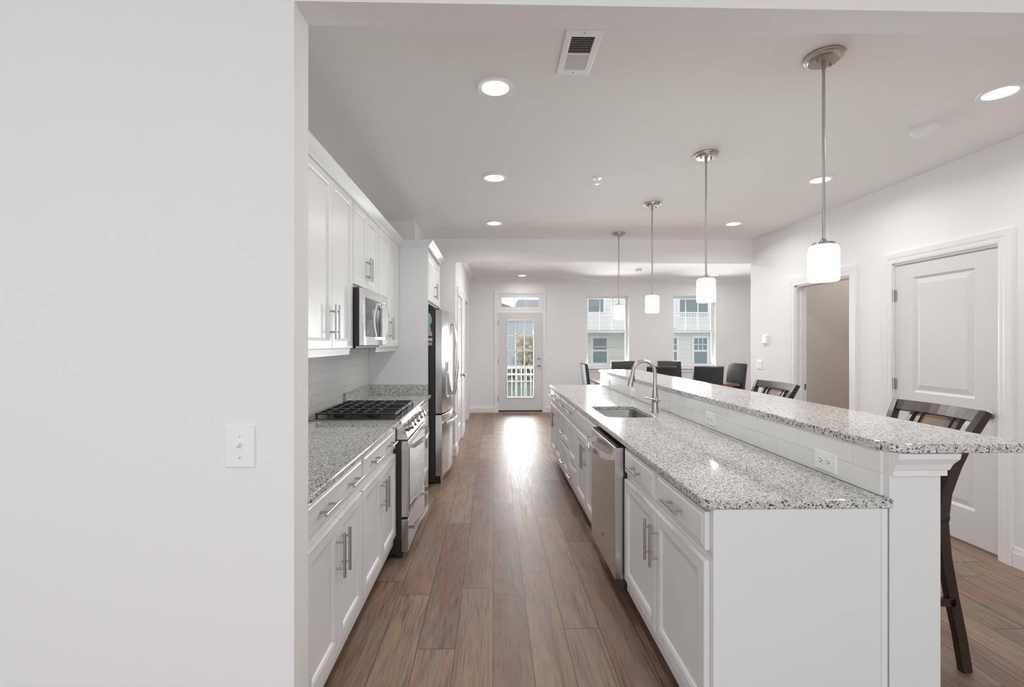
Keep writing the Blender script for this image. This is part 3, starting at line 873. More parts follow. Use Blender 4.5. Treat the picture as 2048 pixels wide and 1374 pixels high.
# faucet
FX, FY = 1.205, 3.475
t = thing('kitchen_faucet', 'brushed nickel gooseneck faucet behind the sink', 'faucet', (FX, FY, 0.9142))
MB().lathe([(0.030, 0), (0.030, 0.006), (0.026, 0.012), (0.024, 0.02), (0.024, 0.115), (0.022, 0.125)], (0, 0, 0), 'Z', 24).build('body', 'nickel', t, smooth=True)
pts = [(0, 0, 0.118), (0, 0, 0.16), (0, 0, 0.20), (0.0, 0, 0.255), (0.0, 0, 0.295)]
rad = [0.0225, 0.019, 0.0155, 0.0135, 0.013]
ar = 0.082
for k in range(1, 15):
    a = R(168 * k / 14)
    pts.append((-ar + ar * math.cos(a), 0, 0.295 + ar * math.sin(a))); rad.append(0.013)
lx, lz = pts[-1][0], pts[-1][2]
MB().tube(pts, rad, 16).build('spout', 'nickel', t, smooth=True)
dx, dz = -0.20, -0.98
hp = [(lx + dx * q, 0, lz + dz * q) for q in (0.0, 0.012, 0.05, 0.095, 0.122)]
h = MB().tube(hp, [0.0135, 0.0145, 0.017, 0.022, 0.022], 16).build('spray_head', 'nickel', t, smooth=True)
MB().box(lx + dx * 0.07 + 0.015, -0.008, lz - 0.085, lx + dx * 0.07 + 0.024, 0.008, lz - 0.045, 0.003).build('spray_button', 'rubber', h)
mb = MB()
mb.lathe([(0.0, -0.05), (0.014, -0.048), (0.019, -0.040), (0.020, 0.0)], (0.0, 0.0, 0.092), (0, 1, 0), 18)
mb.tube([(0.026, -0.040, 0.088), (-0.03, -0.041, 0.098), (-0.088, -0.042, 0.110)], [0.008, 0.0075, 0.007], 12)
mb.build('lever', 'nickel', t, smooth=True)

# ------------------------------------------------------------------ stove
RY0, RY1 = 3.112, 3.868
t = thing('gas_stove', 'stainless gas stove set into the left cabinets', 'stove', (0, 0, 0))
MB().box(XL + 0.012, RY0 + 0.004, 0.03, -0.607, RY1 - 0.004, 0.900).build('body', 'black_body', t)
MB().prism([(-1.215, RY0, 0.902), (-0.635, RY0, 0.902), (-0.615, RY0, 0.912), (-0.615, RY0, 0.920), (-1.215, RY0, 0.920)], (0, RY1 - RY0, 0)).build('cooktop', 'stainless', t)
MB().box(-1.185, RY0 + 0.025, 0.9205, -0.650, RY1 - 0.025, 0.9225).build('burner_tray', 'black_enamel', t)
for bx, by, br in ((-0.82, RY0 + 0.16, 0.05), (-1.06, RY0 + 0.16, 0.038), (-0.94, (RY0 + RY1) / 2, 0.045), (-0.82, RY1 - 0.16, 0.038), (-1.06, RY1 - 0.16, 0.05)):
    MB().lathe([(br, 0), (br, 0.010), (br * 0.75, 0.012), (br * 0.75, 0.020), (0, 0.021)], (bx, by, 0.9242), 'Z', 24).build('burner', 'cast_iron', t, smooth=True)
gw = (RY1 - RY0 - 0.05) / 3
for k in range(3):
    ya = RY0 + 0.025 + k * gw + 0.003; yb = ya + gw - 0.006
    mb = MB()
    zt = 0.955
    xa, xb = -1.175, -0.648
    for (p, q) in (((xa, ya + .006), (xb, ya + .006)), ((xa, yb - .006), (xb, yb - .006))):
        mb.bar((p[0], p[1], zt), (q[0], q[1], zt), 0.009, 0.010, bev=0.002)
    for xx in (xa + .006, -0.94, xb - .006):
        mb.bar((xx, ya, zt), (xx, yb, zt), 0.009, 0.010, bev=0.002)
    ym = (ya + yb) / 2
    mb.bar((xa, ym, zt), (xb, ym, zt), 0.010, 0.012)
    for xx in (-1.10, -1.02, -0.86, -0.78):
        mb.bar((xx, ya, zt + 0.003), (xx, yb, zt + 0.003), 0.009, 0.014)
    for xx in (xa + .006, -0.94, xb - .006):
        for yy in (ya + .006, yb - .006):
            mb.box(xx - .005, yy - .005, 0.9225, xx + .005, yy + .005, zt)
    mb.build('grate', 'cast_iron', t)
mb = MB().prism([(-0.607, RY0, 0.790), (-0.562, RY0, 0.790), (-0.560, RY0, 0.800), (-0.604, RY0, 0.914), (-0.640, RY0, 0.914), (-0.640, RY0, 0.790)], (0, RY1 - RY0, 0))
cp = mb.build('control_panel', 'stainless_bright', t)
kn = Vector((0.114, 0, 0.044)).normalized()
for f in (0.13, 0.29, 0.50, 0.71, 0.87):
    MB().lathe([(0.030, 0), (0.030, 0.006), (0.024, 0.010), (0.025, 0.036), (0.021, 0.043), (0, 0.044)], (-0.5815, RY0 + (RY1 - RY0) * f, 0.855), kn, 24).build('knob', 'bronze_nickel', cp, smooth=True)
od = MB().box(-0.606, RY0 + 0.004, 0.275, -0.560, RY1 - 0.004, 0.780, 0.004).build('oven_door', 'stainless', t)
MB().box(-0.5605, RY0 + 0.045, 0.30, -0.557, RY1 - 0.045, 0.745).build('oven_window', 'oven_glass', od)
dr = MB().box(-0.606, RY0 + 0.004, 0.045, -0.560, RY1 - 0.004, 0.262, 0.004).build('storage_drawer', 'stainless', t)
MB().box(-0.600, RY0 + 0.02, 0.0, -0.64, RY1 - 0.02, 0.032).build('foot', 'black_body', t)
def bow_handle(parent, x0, xo, y0, y1, z, h=0.028, m='stainless_bright', sgn=1):
    n = 12
    pts = []
    for k in range(n + 1):
        f = k / n
        pts.append((x0 + sgn * (0.030 + xo * math.sin(PI * f)), y0 + (y1 - y0) * f, z))
    mb = MB().flat_tube(pts, (0, 0, 1), h, 0.012)
    for yy in (y0 + 0.006, y1 - 0.006):
        mb.box(min(x0, x0 + sgn * 0.034), yy - 0.012, z - h / 2 + 0.003, max(x0, x0 + sgn * 0.034), yy + 0.012, z + h / 2 - 0.003)
    return mb.build('handle', m, parent)
bow_handle(od, -0.560, 0.040, RY0 + 0.03, RY1 - 0.03, 0.742)
bow_handle(dr, -0.560, 0.040, RY0 + 0.03, RY1 - 0.03, 0.205)

# ------------------------------------------------------------------ microwave
MY0, MY1 = 3.155, 3.842
t = thing('microwave_oven', 'stainless over-the-range microwave under the short wall cabinet', 'microwave', (0, 0, 0))
MB().box(XL + 0.010, MY0, 1.405, -0.895, MY1, 1.800, 0.003).build('body', 'black_body', t)
MB().box(XL + 0.08, MY0 + 0.05, 1.392, -0.93, MY1 - 0.05, 1.4052).build('vent_base', 'black_enamel', t)
md = MB().box(-0.894, MY0, 1.408, -0.862, MY1 - 0.16, 1.798, 0.004).build('door', 'stainless_bright', t)
MB().box(-0.8625, MY0 + 0.055, 1.470, -0.859, MY1 - 0.235, 1.735).build('window', 'oven_glass', md)
MB().box(-0.894, MY1 - 0.158, 1.408, -0.862, MY1, 1.798, 0.004).build('control_panel', 'stainless', t)
mb = MB()
pts = [(-0.862 + 0.03 + 0.022 * math.sin(PI * k / 10), MY1 - 0.20, 1.455 + 0.275 * k / 10) for k in range(11)]
mb.flat_tube(pts, (0, 1, 0), 0.032, 0.012)
for z in (1.462, 1.723): mb.box(-0.862, MY1 - 0.214, z - 0.010, -0.826, MY1 - 0.186, z + 0.010)
mb.build('handle', 'stainless_bright', md)

# ------------------------------------------------------------------ refrigerator
FY0, FY1 = 4.742, 5.652
t = thing('refrigerator', 'stainless french-door refrigerator with black sides', 'refrigerator', (0, 0, 0))
MB().box(-1.20, FY0 + 0.006, 0.02, -0.585, FY1 - 0.006, 1.745, 0.004).build('body', 'black_body', t)
MB().box(-0.66, FY0 + 0.03, 1.745, -0.545, FY0 + 0.16, 1.775).build('hinge_cover', 'black_enamel', t)
MB().box(-0.66, FY1 - 0.16, 1.745, -0.545, FY1 - 0.03, 1.775).build('hinge_cover', 'black_enamel', t)
ymid = (FY0 + FY1) / 2
def bx(y):
    return -0.514 + 0.062 * (1 - ((y - ymid) / (FY1 - ymid)) ** 2)
def curved_door(name, ya, yb, z0, z1):
    n = 10
    poly = [(-0.578, ya)]
    for k in range(n + 1):
        y = ya + (yb - ya) * k / n
        poly.append((bx(y), y))
    poly.append((-0.578, yb))
    return MB().plate(poly, [], lambda u, v, d: (u, v, z0 + d), z1 - z0, 0.004).build(name, 'stainless', t, smooth=True)
dA = curved_door('door', FY0, ymid - 0.003, 0.715, 1.762)
dB = curved_door('door', ymid + 0.003, FY1, 0.715, 1.762)
dC = curved_door('freezer_drawer', FY0, FY1, 0.085, 0.700)
MB().box(-0.60, FY0 + 0.03, 0.0, -0.53, FY1 - 0.03, 0.082).build('kick_grille', 'black_enamel', t)
for dd, yy in ((dA, ymid - 0.045), (dB, ymid + 0.045)):
    pts = [(bx(yy) + 0.026 + 0.036 * math.sin(PI * k / 14), yy, 0.86 + 0.79 * k / 14) for k in range(15)]
    mb = MB().tube(pts, 0.013, 12)
    for z in (0.875, 1.635): mb.tube([(bx(yy) - 0.003, yy, z), (bx(yy) + 0.034, yy, z)], 0.011, 10)
    mb.build('handle', 'stainless_bright', dd, smooth=True)
pts = []
for k in range(15):
    f = k / 14; yy = FY0 + 0.08 + (FY1 - FY0 - 0.16) * f
    pts.append((bx(yy) + 0.030 + 0.012 * math.sin(PI * f), yy, 0.615))
mb = MB().tube(pts, 0.013, 12)
for yy in (FY0 + 0.095, FY1 - 0.095): mb.tube([(bx(yy) - 0.003, yy, 0.615), (bx(yy) + 0.032, yy, 0.615)], 0.012, 10)
mb.build('handle', 'stainless_bright', dC, smooth=True)
ds = MB().box(bx(4.91) - 0.02, 4.875, 0.86, bx(4.93) + 0.004, 5.035, 1.23, 0.004).build('dispenser', 'stainless', dA)
MB().box(bx(4.93) + 0.0035, 4.885, 1.13, bx(4.93) + 0.007, 5.025, 1.22).build('dispenser_panel', 'black_enamel', ds)
MB().box(bx(4.93) + 0.0035, 4.895, 0.88, bx(4.93) + 0.006, 5.015, 1.11).build('dispenser_recess', 'black_body', ds)

# magnets on the black side of the refrigerator
def magnet(label, poly, m, y=FY0 + 0.0055, th=0.005):
    mb = MB().prism([(u, y - th, v) for u, v in poly], (0, th, 0))
    tag(mb.build('fridge_magnet', m), label, 'magnet', 'magnets on the refrigerator side')
fig = [(-0.664, 1.555), (-0.655, 1.535), (-0.662, 1.505), (-0.655, 1.470), (-0.640, 1.462), (-0.628, 1.475), (-0.630, 1.505), (-0.640, 1.53), (-0.622, 1.56), (-0.620, 1.60), (-0.632, 1.64), (-0.645, 1.66), (-0.662, 1.645), (-0.668, 1.60)]
fig = [(u + 0.004, v + 0.07) for u, v in fig]
magnet('tall pale blue magnet, topmost on the black refrigerator side', fig, 'magnet_blue')
magnet('pink rectangular magnet below the blue one on the refrigerator', rect(-0.685, 1.495, -0.613, 1.538), 'magnet_pink')
magnet('white rectangular magnet below the pink one on the refrigerator', rect(-0.685, 1.445, -0.610, 1.475), 'magnet_white')
magnet('mauve magnet, lowest on the black refrigerator side', rect(-0.685, 1.402, -0.613, 1.432), 'magnet_mauve')

# ------------------------------------------------------------------ dishwasher
DY0, DY1 = 2.512, 3.116
t = thing('dishwasher', 'stainless dishwasher between the two nearest island cabinets', 'dishwasher', (0, 0, 0))
MB().box(0.703, DY0 + 0.004, 0.10, 1.28, DY1 - 0.004, 0.866).build('body', 'black_body', t)
MB().box(0.79, DY0 + 0.01, 0.0, 1.20, DY1 - 0.01, 0.10).build('kick_plate', 'black_enamel', t)
dd = MB().box(0.655, DY0, 0.155, 0.702, DY1, 0.864, 0.003).build('door', 'stainless', t)
MB().box(0.664, DY0 + 0.004, 0.8642, 0.702, DY1 - 0.004, 0.8685).build('control_strip', 'black_enamel', dd)
bow_handle(dd, 0.655, 0.035, DY0 + 0.05, DY1 - 0.05, 0.800, 0.030, 'stainless_bright', -1)
MB().lathe([(0.010, 0), (0.010, 0.001), (0, 0.0012)], (0.655, 2.79, 0.29), (-1, 0, 0), 16).build('dark_mark', 'black_enamel', dd)  # small dark disc low on the door front

# ------------------------------------------------------------------ ceiling fixtures
DL = [(0.012, 2.412, 'round recessed light nearest the camera above the aisle'),
      (0.016, 3.732, 'round recessed light above the aisle, second from the camera'),
      (0.016, 5.150, 'round recessed light above the aisle, closest to the far beam'),
      (2.650, 2.398, 'round recessed light at the upper right, beside the smoke detector'),
      (2.630, 3.719, 'round recessed light behind the nearest pendant stem'),
      (2.645, 5.115, 'round recessed light on the right, closest to the far beam'),
      (0.567, 9.150, 'recessed light in the dining room above the glazed door'),
      (4.298, 9.026, 'recessed light in the dining room above the right window')]
first = None
for k, (x, y, lab) in enumerate(DL):
    if first is None:
        first = thing('recessed_light', lab, 'ceiling light', (x, y, CEIL), 0, 'round recessed ceiling lights')
        mb = MB(); mb.lathe([(0.068, -0.003), (0.088, -0.0015), (0.092, -0.006), (0.090, -0.010), (0.070, -0.008), (0.068, -0.003)], (0, 0, 0), 'Z', 40, False, False)
        mb.build('trim_ring', 'white_plastic', first, smooth=True)
        MB().lathe([(0.0, -0.002), (0.0695, -0.002), (0.0695, -0.006), (0.0, -0.0065)], (0, 0, 0), 'Z', 40, False, False).build('diffuser', 'lit_diffuser', first)
        o = first
    else:
        o = copy_tree(first)
        o.location = (x, y, CEIL); o['label'] = lab
    area('recessed_light_beam', (x, y, CEIL - 0.012), (0, 0, 0), 0.13, 0.13, DOWN_W if y < 7 else 2.2, (0.99, 0.985, 0.965), 'DISK', 164)
# unseen lamps added behind the beam to brighten the dining room
for x, y in ((0.567, 7.0), (2.45, 7.0), (4.298, 7.0)):
    area('dining_fill_light', (x, y, CEIL - 0.012), (0, 0, 0), 0.13, 0.13, 17.0, (0.99, 0.985, 0.965), 'DISK', 180)
# unseen lamp added to lighten the room beyond the open doorway
area('side_room_fill', (4.2, 4.65, CEIL - 0.02), (0, 0, 0), 0.25, 0.25, 7.5, (1.0, 0.97, 0.94), 'DISK', 180)
# unseen fill lamps added behind the camera
for x, y in ((-2.2, -0.6), (0.2, -0.9), (2.2, -0.6)):
    area('living_room_fill', (x, y, CEIL - 0.012), (0, 0, 0), 0.13, 0.13, DOWN_W, (0.99, 0.985, 0.965), 'DISK', 180)

PEND = [(1.511, 2.115, 'pendant light nearest the camera, largest in view'),
        (1.480, 3.233, 'pendant light second from the camera over the bar'),
        (1.500, 4.397, 'pendant light third from the camera over the bar'),
        (1.504, 5.590, 'pendant light farthest from the camera, before the left window')]
first = None
for x, y, lab in PEND:
    if first is None:
        first = thing('pendant_light', 'opal glass cylinder ' + lab, 'pendant light', (x, y, CEIL), 0, 'pendant lights over the bar')
        cn = MB().lathe([(0.0, 0.0), (0.078, 0.0), (0.081, -0.004), (0.079, -0.012), (0.072, -0.014), (0.070, -0.020), (0.062, -0.028), (0.015, -0.030), (0.0, -0.030)], (0, 0, 0), 'Z', 40, False, False).build('canopy', 'bronze_nickel', first, smooth=True)
        for a in (20, 200):
            MB().lathe([(0.006, 0), (0.006, -0.008), (0.003, -0.011), (0, -0.011)], (0.045 * math.cos(R(a)), 0.045 * math.sin(R(a)), -0.0285), 'Z', 12).build('canopy_screw', 'bronze_nickel', cn)
        mb = MB()
        mb.lathe([(0.010, -0.029), (0.010, -0.062), (0.0085, -0.064)], (0, 0, 0), 'Z', 16)
        mb.lathe([(0.0065, -0.060), (0.0065, -0.845)], (0, 0, 0), 'Z', 16)
        mb.build('stem', 'nickel', first, smooth=True)
        MB().lathe([(0.008, -0.835), (0.012, -0.842), (0.013, -0.852), (0.044, -0.855), (0.046, -0.860), (0.046, -0.868), (0.0, -0.868)], (0, 0, 0), 'Z', 32, True, False).build('cap', 'nickel', first, smooth=True)
        MB().lathe([(0.0, -0.8665), (0.046, -0.867), (0.056, -0.872), (0.0605, -0.884), (0.0620, -0.95), (0.0615, -1.015), (0.0600, -1.027), (0.055, -1.030), (0.053, -1.026), (0.052, -0.90), (0.0, -0.89)], (0, 0, 0), 'Z', 48, False, False).build('shade', 'lit_opal_glass', first, smooth=True)
        o = first
    else:
        o = copy_tree(first)
        o.location = (x, y, CEIL); o['label'] = 'opal glass cylinder ' + lab
    area('pendant_bulb', (x, y, CEIL - 1.035), (0, 0, 0), 0.09, 0.09, PEND_W, (1.0, 0.95, 0.87), 'DISK', 170)

# smoke detectors, sprinklers, vent
def smoke(x, y, lab, s=1.0):
    t = thing('smoke_detector', lab, 'smoke detector', (x, y, CEIL), 0)
    MB().lathe([(0.0, 0), (0.074 * s, 0), (0.075 * s, -0.010), (0.070 * s, -0.012)], (0, 0, 0), 'Z', 36, False, True).build('base_ring', 'white_plastic', t, smooth=True)
    MB().lathe([(0.066 * s, -0.012), (0.067 * s, -0.026), (0.060 * s, -0.038), (0.030 * s, -0.042), (0.0, -0.042)], (0, 0, 0), 'Z', 36, True, False).build('cover', 'white_plastic', t, smooth=True)
    MB().lathe([(0.009, -0.0415), (0.009, -0.044), (0, -0.044)], (0.028, -0.02, 0), 'Z', 12).build('test_button', 'white_plastic', t)
smoke(2.635, 2.811, 'round white smoke detector on the kitchen ceiling at upper right')
smoke(2.60, 8.35, 'small white smoke detector on the dining room ceiling', 0.8)
def sprinkler(x, y, lab):
    t = thing('fire_sprinkler', lab, 'sprinkler', (x, y, CEIL), 0)
    MB().lathe([(0.0, 0), (0.040, 0), (0.038, -0.006), (0.020, -0.009), (0.0, -0.009)], (0, 0, 0), 'Z', 28, False, False).build('escutcheon', 'white_plastic', t, smooth=True)
    mb = MB()
    mb.lathe([(0.009, -0.008), (0.009, -0.022), (0.004, -0.024), (0.004, -0.045)], (0, 0, 0), 'Z', 16)
    for s in (-1, 1): mb.tube([(s * 0.009, 0, -0.02), (s * 0.014, 0, -0.032), (s * 0.004, 0, -0.046)], 0.0022, 8)
    mb.lathe([(0.018, -0.047), (0.018, -0.050), (0, -0.050)], (0, 0, 0), 'Z', 20)
    mb.build('sprinkler_head', 'white_plastic', t)
sprinkler(0.828, 3.725, 'white fire sprinkler head on the kitchen ceiling')
sprinkler(0.27, 8.20, 'white fire sprinkler head on the dining ceiling near the crown')

t = thing('ceiling_vent', 'white slotted air vent in the ceiling beside the near beam', 'air vent', (0.386, 2.115, CEIL), 0)
VW, VL = 0.158, 0.335
MB().box(-0.050, -0.120, -0.0012, 0.050, 0.120, -0.0002).build('duct', 'vent_shadow', t)  # flat dark plate painted in for the shade behind the slats
MB().plate(rect(-VW / 2, -VL / 2, VW / 2, VL / 2), [rect(-0.050, -0.120, 0.050, 0.120)], lambda u, v, d: (u, v, -0.0002 - d), 0.008, 0.003).build('frame', 'white_plastic', t)
for k in range(20):
    y = -0.116 + 0.232 * k / 19
    tilt = -1 if k < 10 else 1
    mb = MB().bar((-0.050, y, -0.0045), (0.050, y, -0.0045), 0.0092, 0.0012, up=(0, tilt * 0.75, 1))
    mb.build('slat', 'white_plastic', t)
MB().box(-0.050, -0.003, -0.008, 0.050, 0.003, -0.002).build('divider', 'white_plastic', t)
for y in (-0.145, 0.145): MB().lathe([(0.0035, -0.0078), (0.0035, -0.0098), (0, -0.0098)], (0, y, 0), 'Z', 10).build('screw', 'nickel', t)

# ------------------------------------------------------------------ plates on the walls
# local frame: x sideways, z up, faces -y
def plate_thing(name, label, cat, loc, rz, w, h, group=None):
    t = thing(name, label, cat, loc, rz, group)
    MB().loft((-w / 2, 0, -h / 2), (1, 0, 0), (0, 0, 1), w, h, [(0, 0.0), (0, 0.003), (0.003, 0.0065), (0.006, 0.007)]).build('cover_plate', 'white_plastic', t)
    return t
def toggle(t, x):
    MB().box(x - 0.006, -0.0085, -0.013, x + 0.006, -0.0065, 0.013).build('toggle_slot', 'white_plastic', t)
    MB().bar((x, -0.007, 0.0), (x, -0.022, 0.010), 0.009, 0.008).build('toggle', 'white_plastic', t)
    for z in (-0.033, 0.033): MB().lathe([(0.0035, 0.0065), (0.003, 0.0082), (0, 0.0084)], (x, 0, z), (0, -1, 0), 10).build('screw', 'nickel', t)
def rocker(t, x):
    MB().loft((x - 0.016, -0.006, -0.033), (1, 0, 0), (0, 0, 1), 0.032, 0.066, [(0, 0), (0, 0.003), (0.003, 0.005)]).build('rocker', 'white_plastic', t)
def receptacle(t, dx, dz, horizontal):
    p = MB().lathe([(0.017, 0.006), (0.0165, 0.009), (0, 0.009)], (dx, 0, dz), (0, -1, 0), 20).build('receptacle', 'white_plastic', t)
    mb = MB()
    for s in (-1, 1):
        if horizontal: mb.box(dx - 0.004, -0.0098, dz + s * 0.006 - 0.001, dx + 0.004, -0.009, dz + s * 0.006 + 0.001)
        else: mb.box(dx + s * 0.006 - 0.001, -0.0098, dz - 0.001, dx + s * 0.006 + 0.001, -0.009, dz + 0.007)
    mb.lathe([(0.0025, 0.009), (0.0025, 0.0098), (0, 0.0098)], (dx + (0.009 if horizontal else 0), 0, dz - (0 if horizontal else 0.008)), (0, -1, 0), 10)
    mb.build('slots', 'dark_slot', p)
t = plate_thing('light_switch', 'white toggle light switch on the large near left wall', 'light switch', (-0.788, YN, 1.105), 0, 0.094, 0.132)
toggle(t, 0)
rW = R(-90)   # facing -X on the right wall:  local x -> -Y, local -y -> -X
t = plate_thing('light_switch', 'white double rocker switch below the thermostat', 'light switch', (XR, 5.789, 1.156), rW, 0.116, 0.116)
rocker(t, -0.025); rocker(t, 0.025)
t = thing('thermostat', 'small white thermostat on the right wall past the doorway', 'thermostat', (XR, 5.66, 1.467), rW)
MB().loft((-0.05, 0, -0.055), (1, 0, 0), (0, 0, 1), 0.10, 0.11, [(0, 0), (0, 0.004), (0.002, 0.006)]).build('back_plate', 'white_plastic', t)
MB().loft((-0.045, -0.006, -0.050), (1, 0, 0), (0, 0, 1), 0.090, 0.100, [(0, 0), (0, 0.016), (0.005, 0.021)]).build('housing', 'white_plastic', t)
t = plate_thing('light_switch', 'white triple switch right of the glazed door', 'light switch', (1.177, YF, 1.164), 0, 0.125, 0.116)
for x in (-0.036, 0, 0.036): rocker(t, x)
t = plate_thing('power_outlet', 'white wall outlet low left of the glazed door', 'outlet', (-0.153, YF, 0.389), 0, 0.075, 0.118)
for z in (-0.02, 0.02): receptacle(t, 0, z, False)
for y, z, lab in ((1.813, 0.965, 'white outlet on the bar tiles nearest the camera'), (2.787, 0.972, 'white outlet on the bar tiles, second from the camera'),
               (4.340, 0.965, 'white outlet on the bar tiles behind the faucet spout'), (5.278, 0.975, 'white outlet on the bar tiles at the far end')):
    t = plate_thing('power_outlet', lab, 'outlet', (BX0 - 0.0102, y, z), rW, 0.120, 0.076, 'outlets along the bar tiles')
    for x in (-0.02, 0.02): receptacle(t, x, 0, True)

# ------------------------------------------------------------------ bar stools
def make_stool(label, loc, rz):
    # faces -x; y across; root under the middle of the rear legs
    t = thing('bar_stool', label, 'bar stool', loc, rz, 'dark bar stools')
    hw = 0.165
    curve = [(0.055, 0.0), (0.028, 0.16), (-0.006, 0.32), (-0.040, 0.50), (-0.056, 0.655), (-0.046, 0.78), (-0.012, 0.90), (0.022, 1.00), (0.056, 1.075), (0.086, 1.135)]
    flare = [0.160, 0.160, 0.160, 0.161, 0.163, 0.167, 0.178, 0.194, 0.208, 0.218]
    for s in (-1, 1):
        MB().flat_tube([(x, s * q, z) for (x, z), q in zip(curve, flare)], (0, 1, 0), [0.030] * 10, [0.040, 0.040, 0.042, 0.042, 0.042, 0.044, 0.042, 0.038, 0.034, 0.030]).build('rear_post', 'espresso_wood', t)
        MB().flat_tube([(-0.455, s * hw, 0.0), (-0.440, s * hw, 0.3), (-0.430, s * hw, 0.640)], (0, 1, 0), [0.026, 0.032, 0.036], [0.026, 0.034, 0.040]).build('front_leg', 'espresso_wood', t)
        MB().bar((-0.440, s * hw, 0.315), (0.0, s * hw, 0.305), 0.020, 0.034).build('side_stretcher', 'espresso_wood', t)
        MB().bar((-0.43, s * hw, 0.625), (-0.04, s * hw, 0.625), 0.022, 0.055).build('seat_rail', 'espresso_wood', t)
    MB().bar((-0.443, -hw, 0.24), (-0.443, hw, 0.24), 0.022, 0.040).build('foot_rail', 'espresso_wood', t)
    MB().bar((-0.432, -hw, 0.625), (-0.432, hw, 0.625), 0.022, 0.055).build('seat_rail', 'espresso_wood', t)
    MB().bar((-0.038, -hw, 0.625), (-0.038, hw, 0.625), 0.022, 0.055).build('seat_rail', 'espresso_wood', t)
    MB().box(-0.455, -0.190, 0.653, -0.030, 0.190, 0.700, 0.018, 3).build('seat', 'black_leather', t)
    # bowed top rail, lower rail
    def rail(zc, hh, xo, bow, hw):
        n = 10
        pts = []
        for k in range(n + 1):
            f = -1 + 2 * k / n
            pts.append((xo + bow * (1 - f * f), f * hw, zc))
        return MB().flat_tube(pts, (0.45, 0, 1), hh, 0.024)
    rail(1.112, 0.052, 0.074, 0.030, 0.214).build('top_rail', 'espresso_wood', t)
    rail(0.790, 0.036, -0.045, 0.024, 0.168).build('lower_rail', 'espresso_wood', t)
    def slat(y, w, m, name, th=0.016):
        f = y / 0.20
        b = 1 - f * f
        pts = [(-0.046 + 0.024 * b, y, 0.79), (-0.016 + 0.026 * b, y, 0.90), (0.012 + 0.028 * b, y, 1.00), (0.050 + 0.030 * b, y, 1.07), (0.075 + 0.030 * b, y, 1.10)]
        MB().flat_tube(pts, (0, 1, 0), w, th).build(name, m, t)
    for y in (-0.115, -0.075, 0.075, 0.115):
        slat(y, 0.020, 'espresso_wood', 'slat', 0.022)
    slat(0.0, 0.13, 'espresso_panel', 'splat', 0.010)
    return t
stool = make_stool('dark wood bar stool nearest the camera, by the closed door', (2.000, 2.160, 0), 0)
s2 = copy_tree(stool)
s2.location = (2.000, 3.410, 0); s2.rotation_euler = (0, 0, R(3))
s2['label'] = 'dark wood bar stool farther away, before the open doorway'

# ------------------------------------------------------------------ dining table and chairs
t = thing('dining_table', 'glossy reddish brown dining table among black chairs', 'dining table', (2.86, 8.0, 0))
MB().box(-1.10, -0.50, 0.725, 1.12, 0.50, 0.762, 0.004).build('tabletop', 'table_wood', t)
MB().plate(rect(-1.02, -0.43, 1.04, 0.43), [rect(-1.0, -0.41, 1.02, 0.41)], lambda u, v, d: (u, v, 0.635 + d), 0.0895).build('apron', 'table_wood', t)
for x in (-0.99, 1.01):
    for y in (-0.40, 0.40):
        MB().box(x - 0.038, y - 0.038, 0, x + 0.038, y + 0.038, 0.725, 0.004).build('leg', 'table_wood', t)

def make_chair(label, loc, rz):
    # faces +y
    t = thing('dining_chair', label, 'dining chair', loc, rz, 'black dining chairs')
    mb = MB()
    prof = [(-0.195, 0.40), (-0.200, 0.55), (-0.213, 0.75), (-0.235, 0.95), (-0.252, 1.055), (-0.262, 1.074), (-0.290, 1.076), (-0.304, 1.060), (-0.292, 0.95), (-0.268, 0.75), (-0.252, 0.55), (-0.248, 0.40)]
    mb.prism([(-0.225, y, z) for y, z in prof], (0.45, 0, 0))
    bmesh.ops.recalc_face_normals(mb.bm, faces=mb.bm.faces[:])
    es = [e for e in mb.bm.edges if len(e.link_faces) == 2 and any(len(f.verts) > 4 for f in e.link_faces)]
    bmesh.ops.bevel(mb.bm, geom=es, offset=0.008, segments=2, profile=0.5, affect='EDGES')
    mb.build('backrest', 'black_leather', t, smooth=True)
    MB().box(-0.225, -0.245, 0.385, 0.225, 0.225, 0.480, 0.018, 3).build('seat', 'black_leather', t, smooth=True)
    for x in (-0.195, 0.195):
        MB().flat_tube([(x, 0.19, 0), (x, 0.19, 0.39)], (1, 0, 0), [0.03, 0.042], [0.03, 0.042]).build('leg', 'espresso_wood', t)
        MB().flat_tube([(x, -0.27, 0), (x, -0.215, 0.39)], (1, 0, 0), [0.03, 0.042], [0.03, 0.042]).build('leg', 'espresso_wood', t)
    return t
c0 = make_chair('black leather dining chair at the left end of the table', (1.83, 8.00, 0), R(-90))
for lab, x, y, a in (
    ('black leather dining chair at the right end of the table, beside the wall', 3.90, 7.90, 98),
    ('black leather chair back facing the camera, right of the near table side', 3.235, 7.26, 0),
    ('black leather chair partly behind the faucet, left of the near table side', 2.52, 7.26, 0),
    ('black leather chair on the far table side, before the left window', 2.48, 8.66, 180),
    ('black leather chair on the far table side, before the right window', 3.36, 8.66, 178)):
    c = copy_tree(c0)
    c.location = (x, y, 0); c.rotation_euler = (0, 0, R(a)); c['label'] = lab

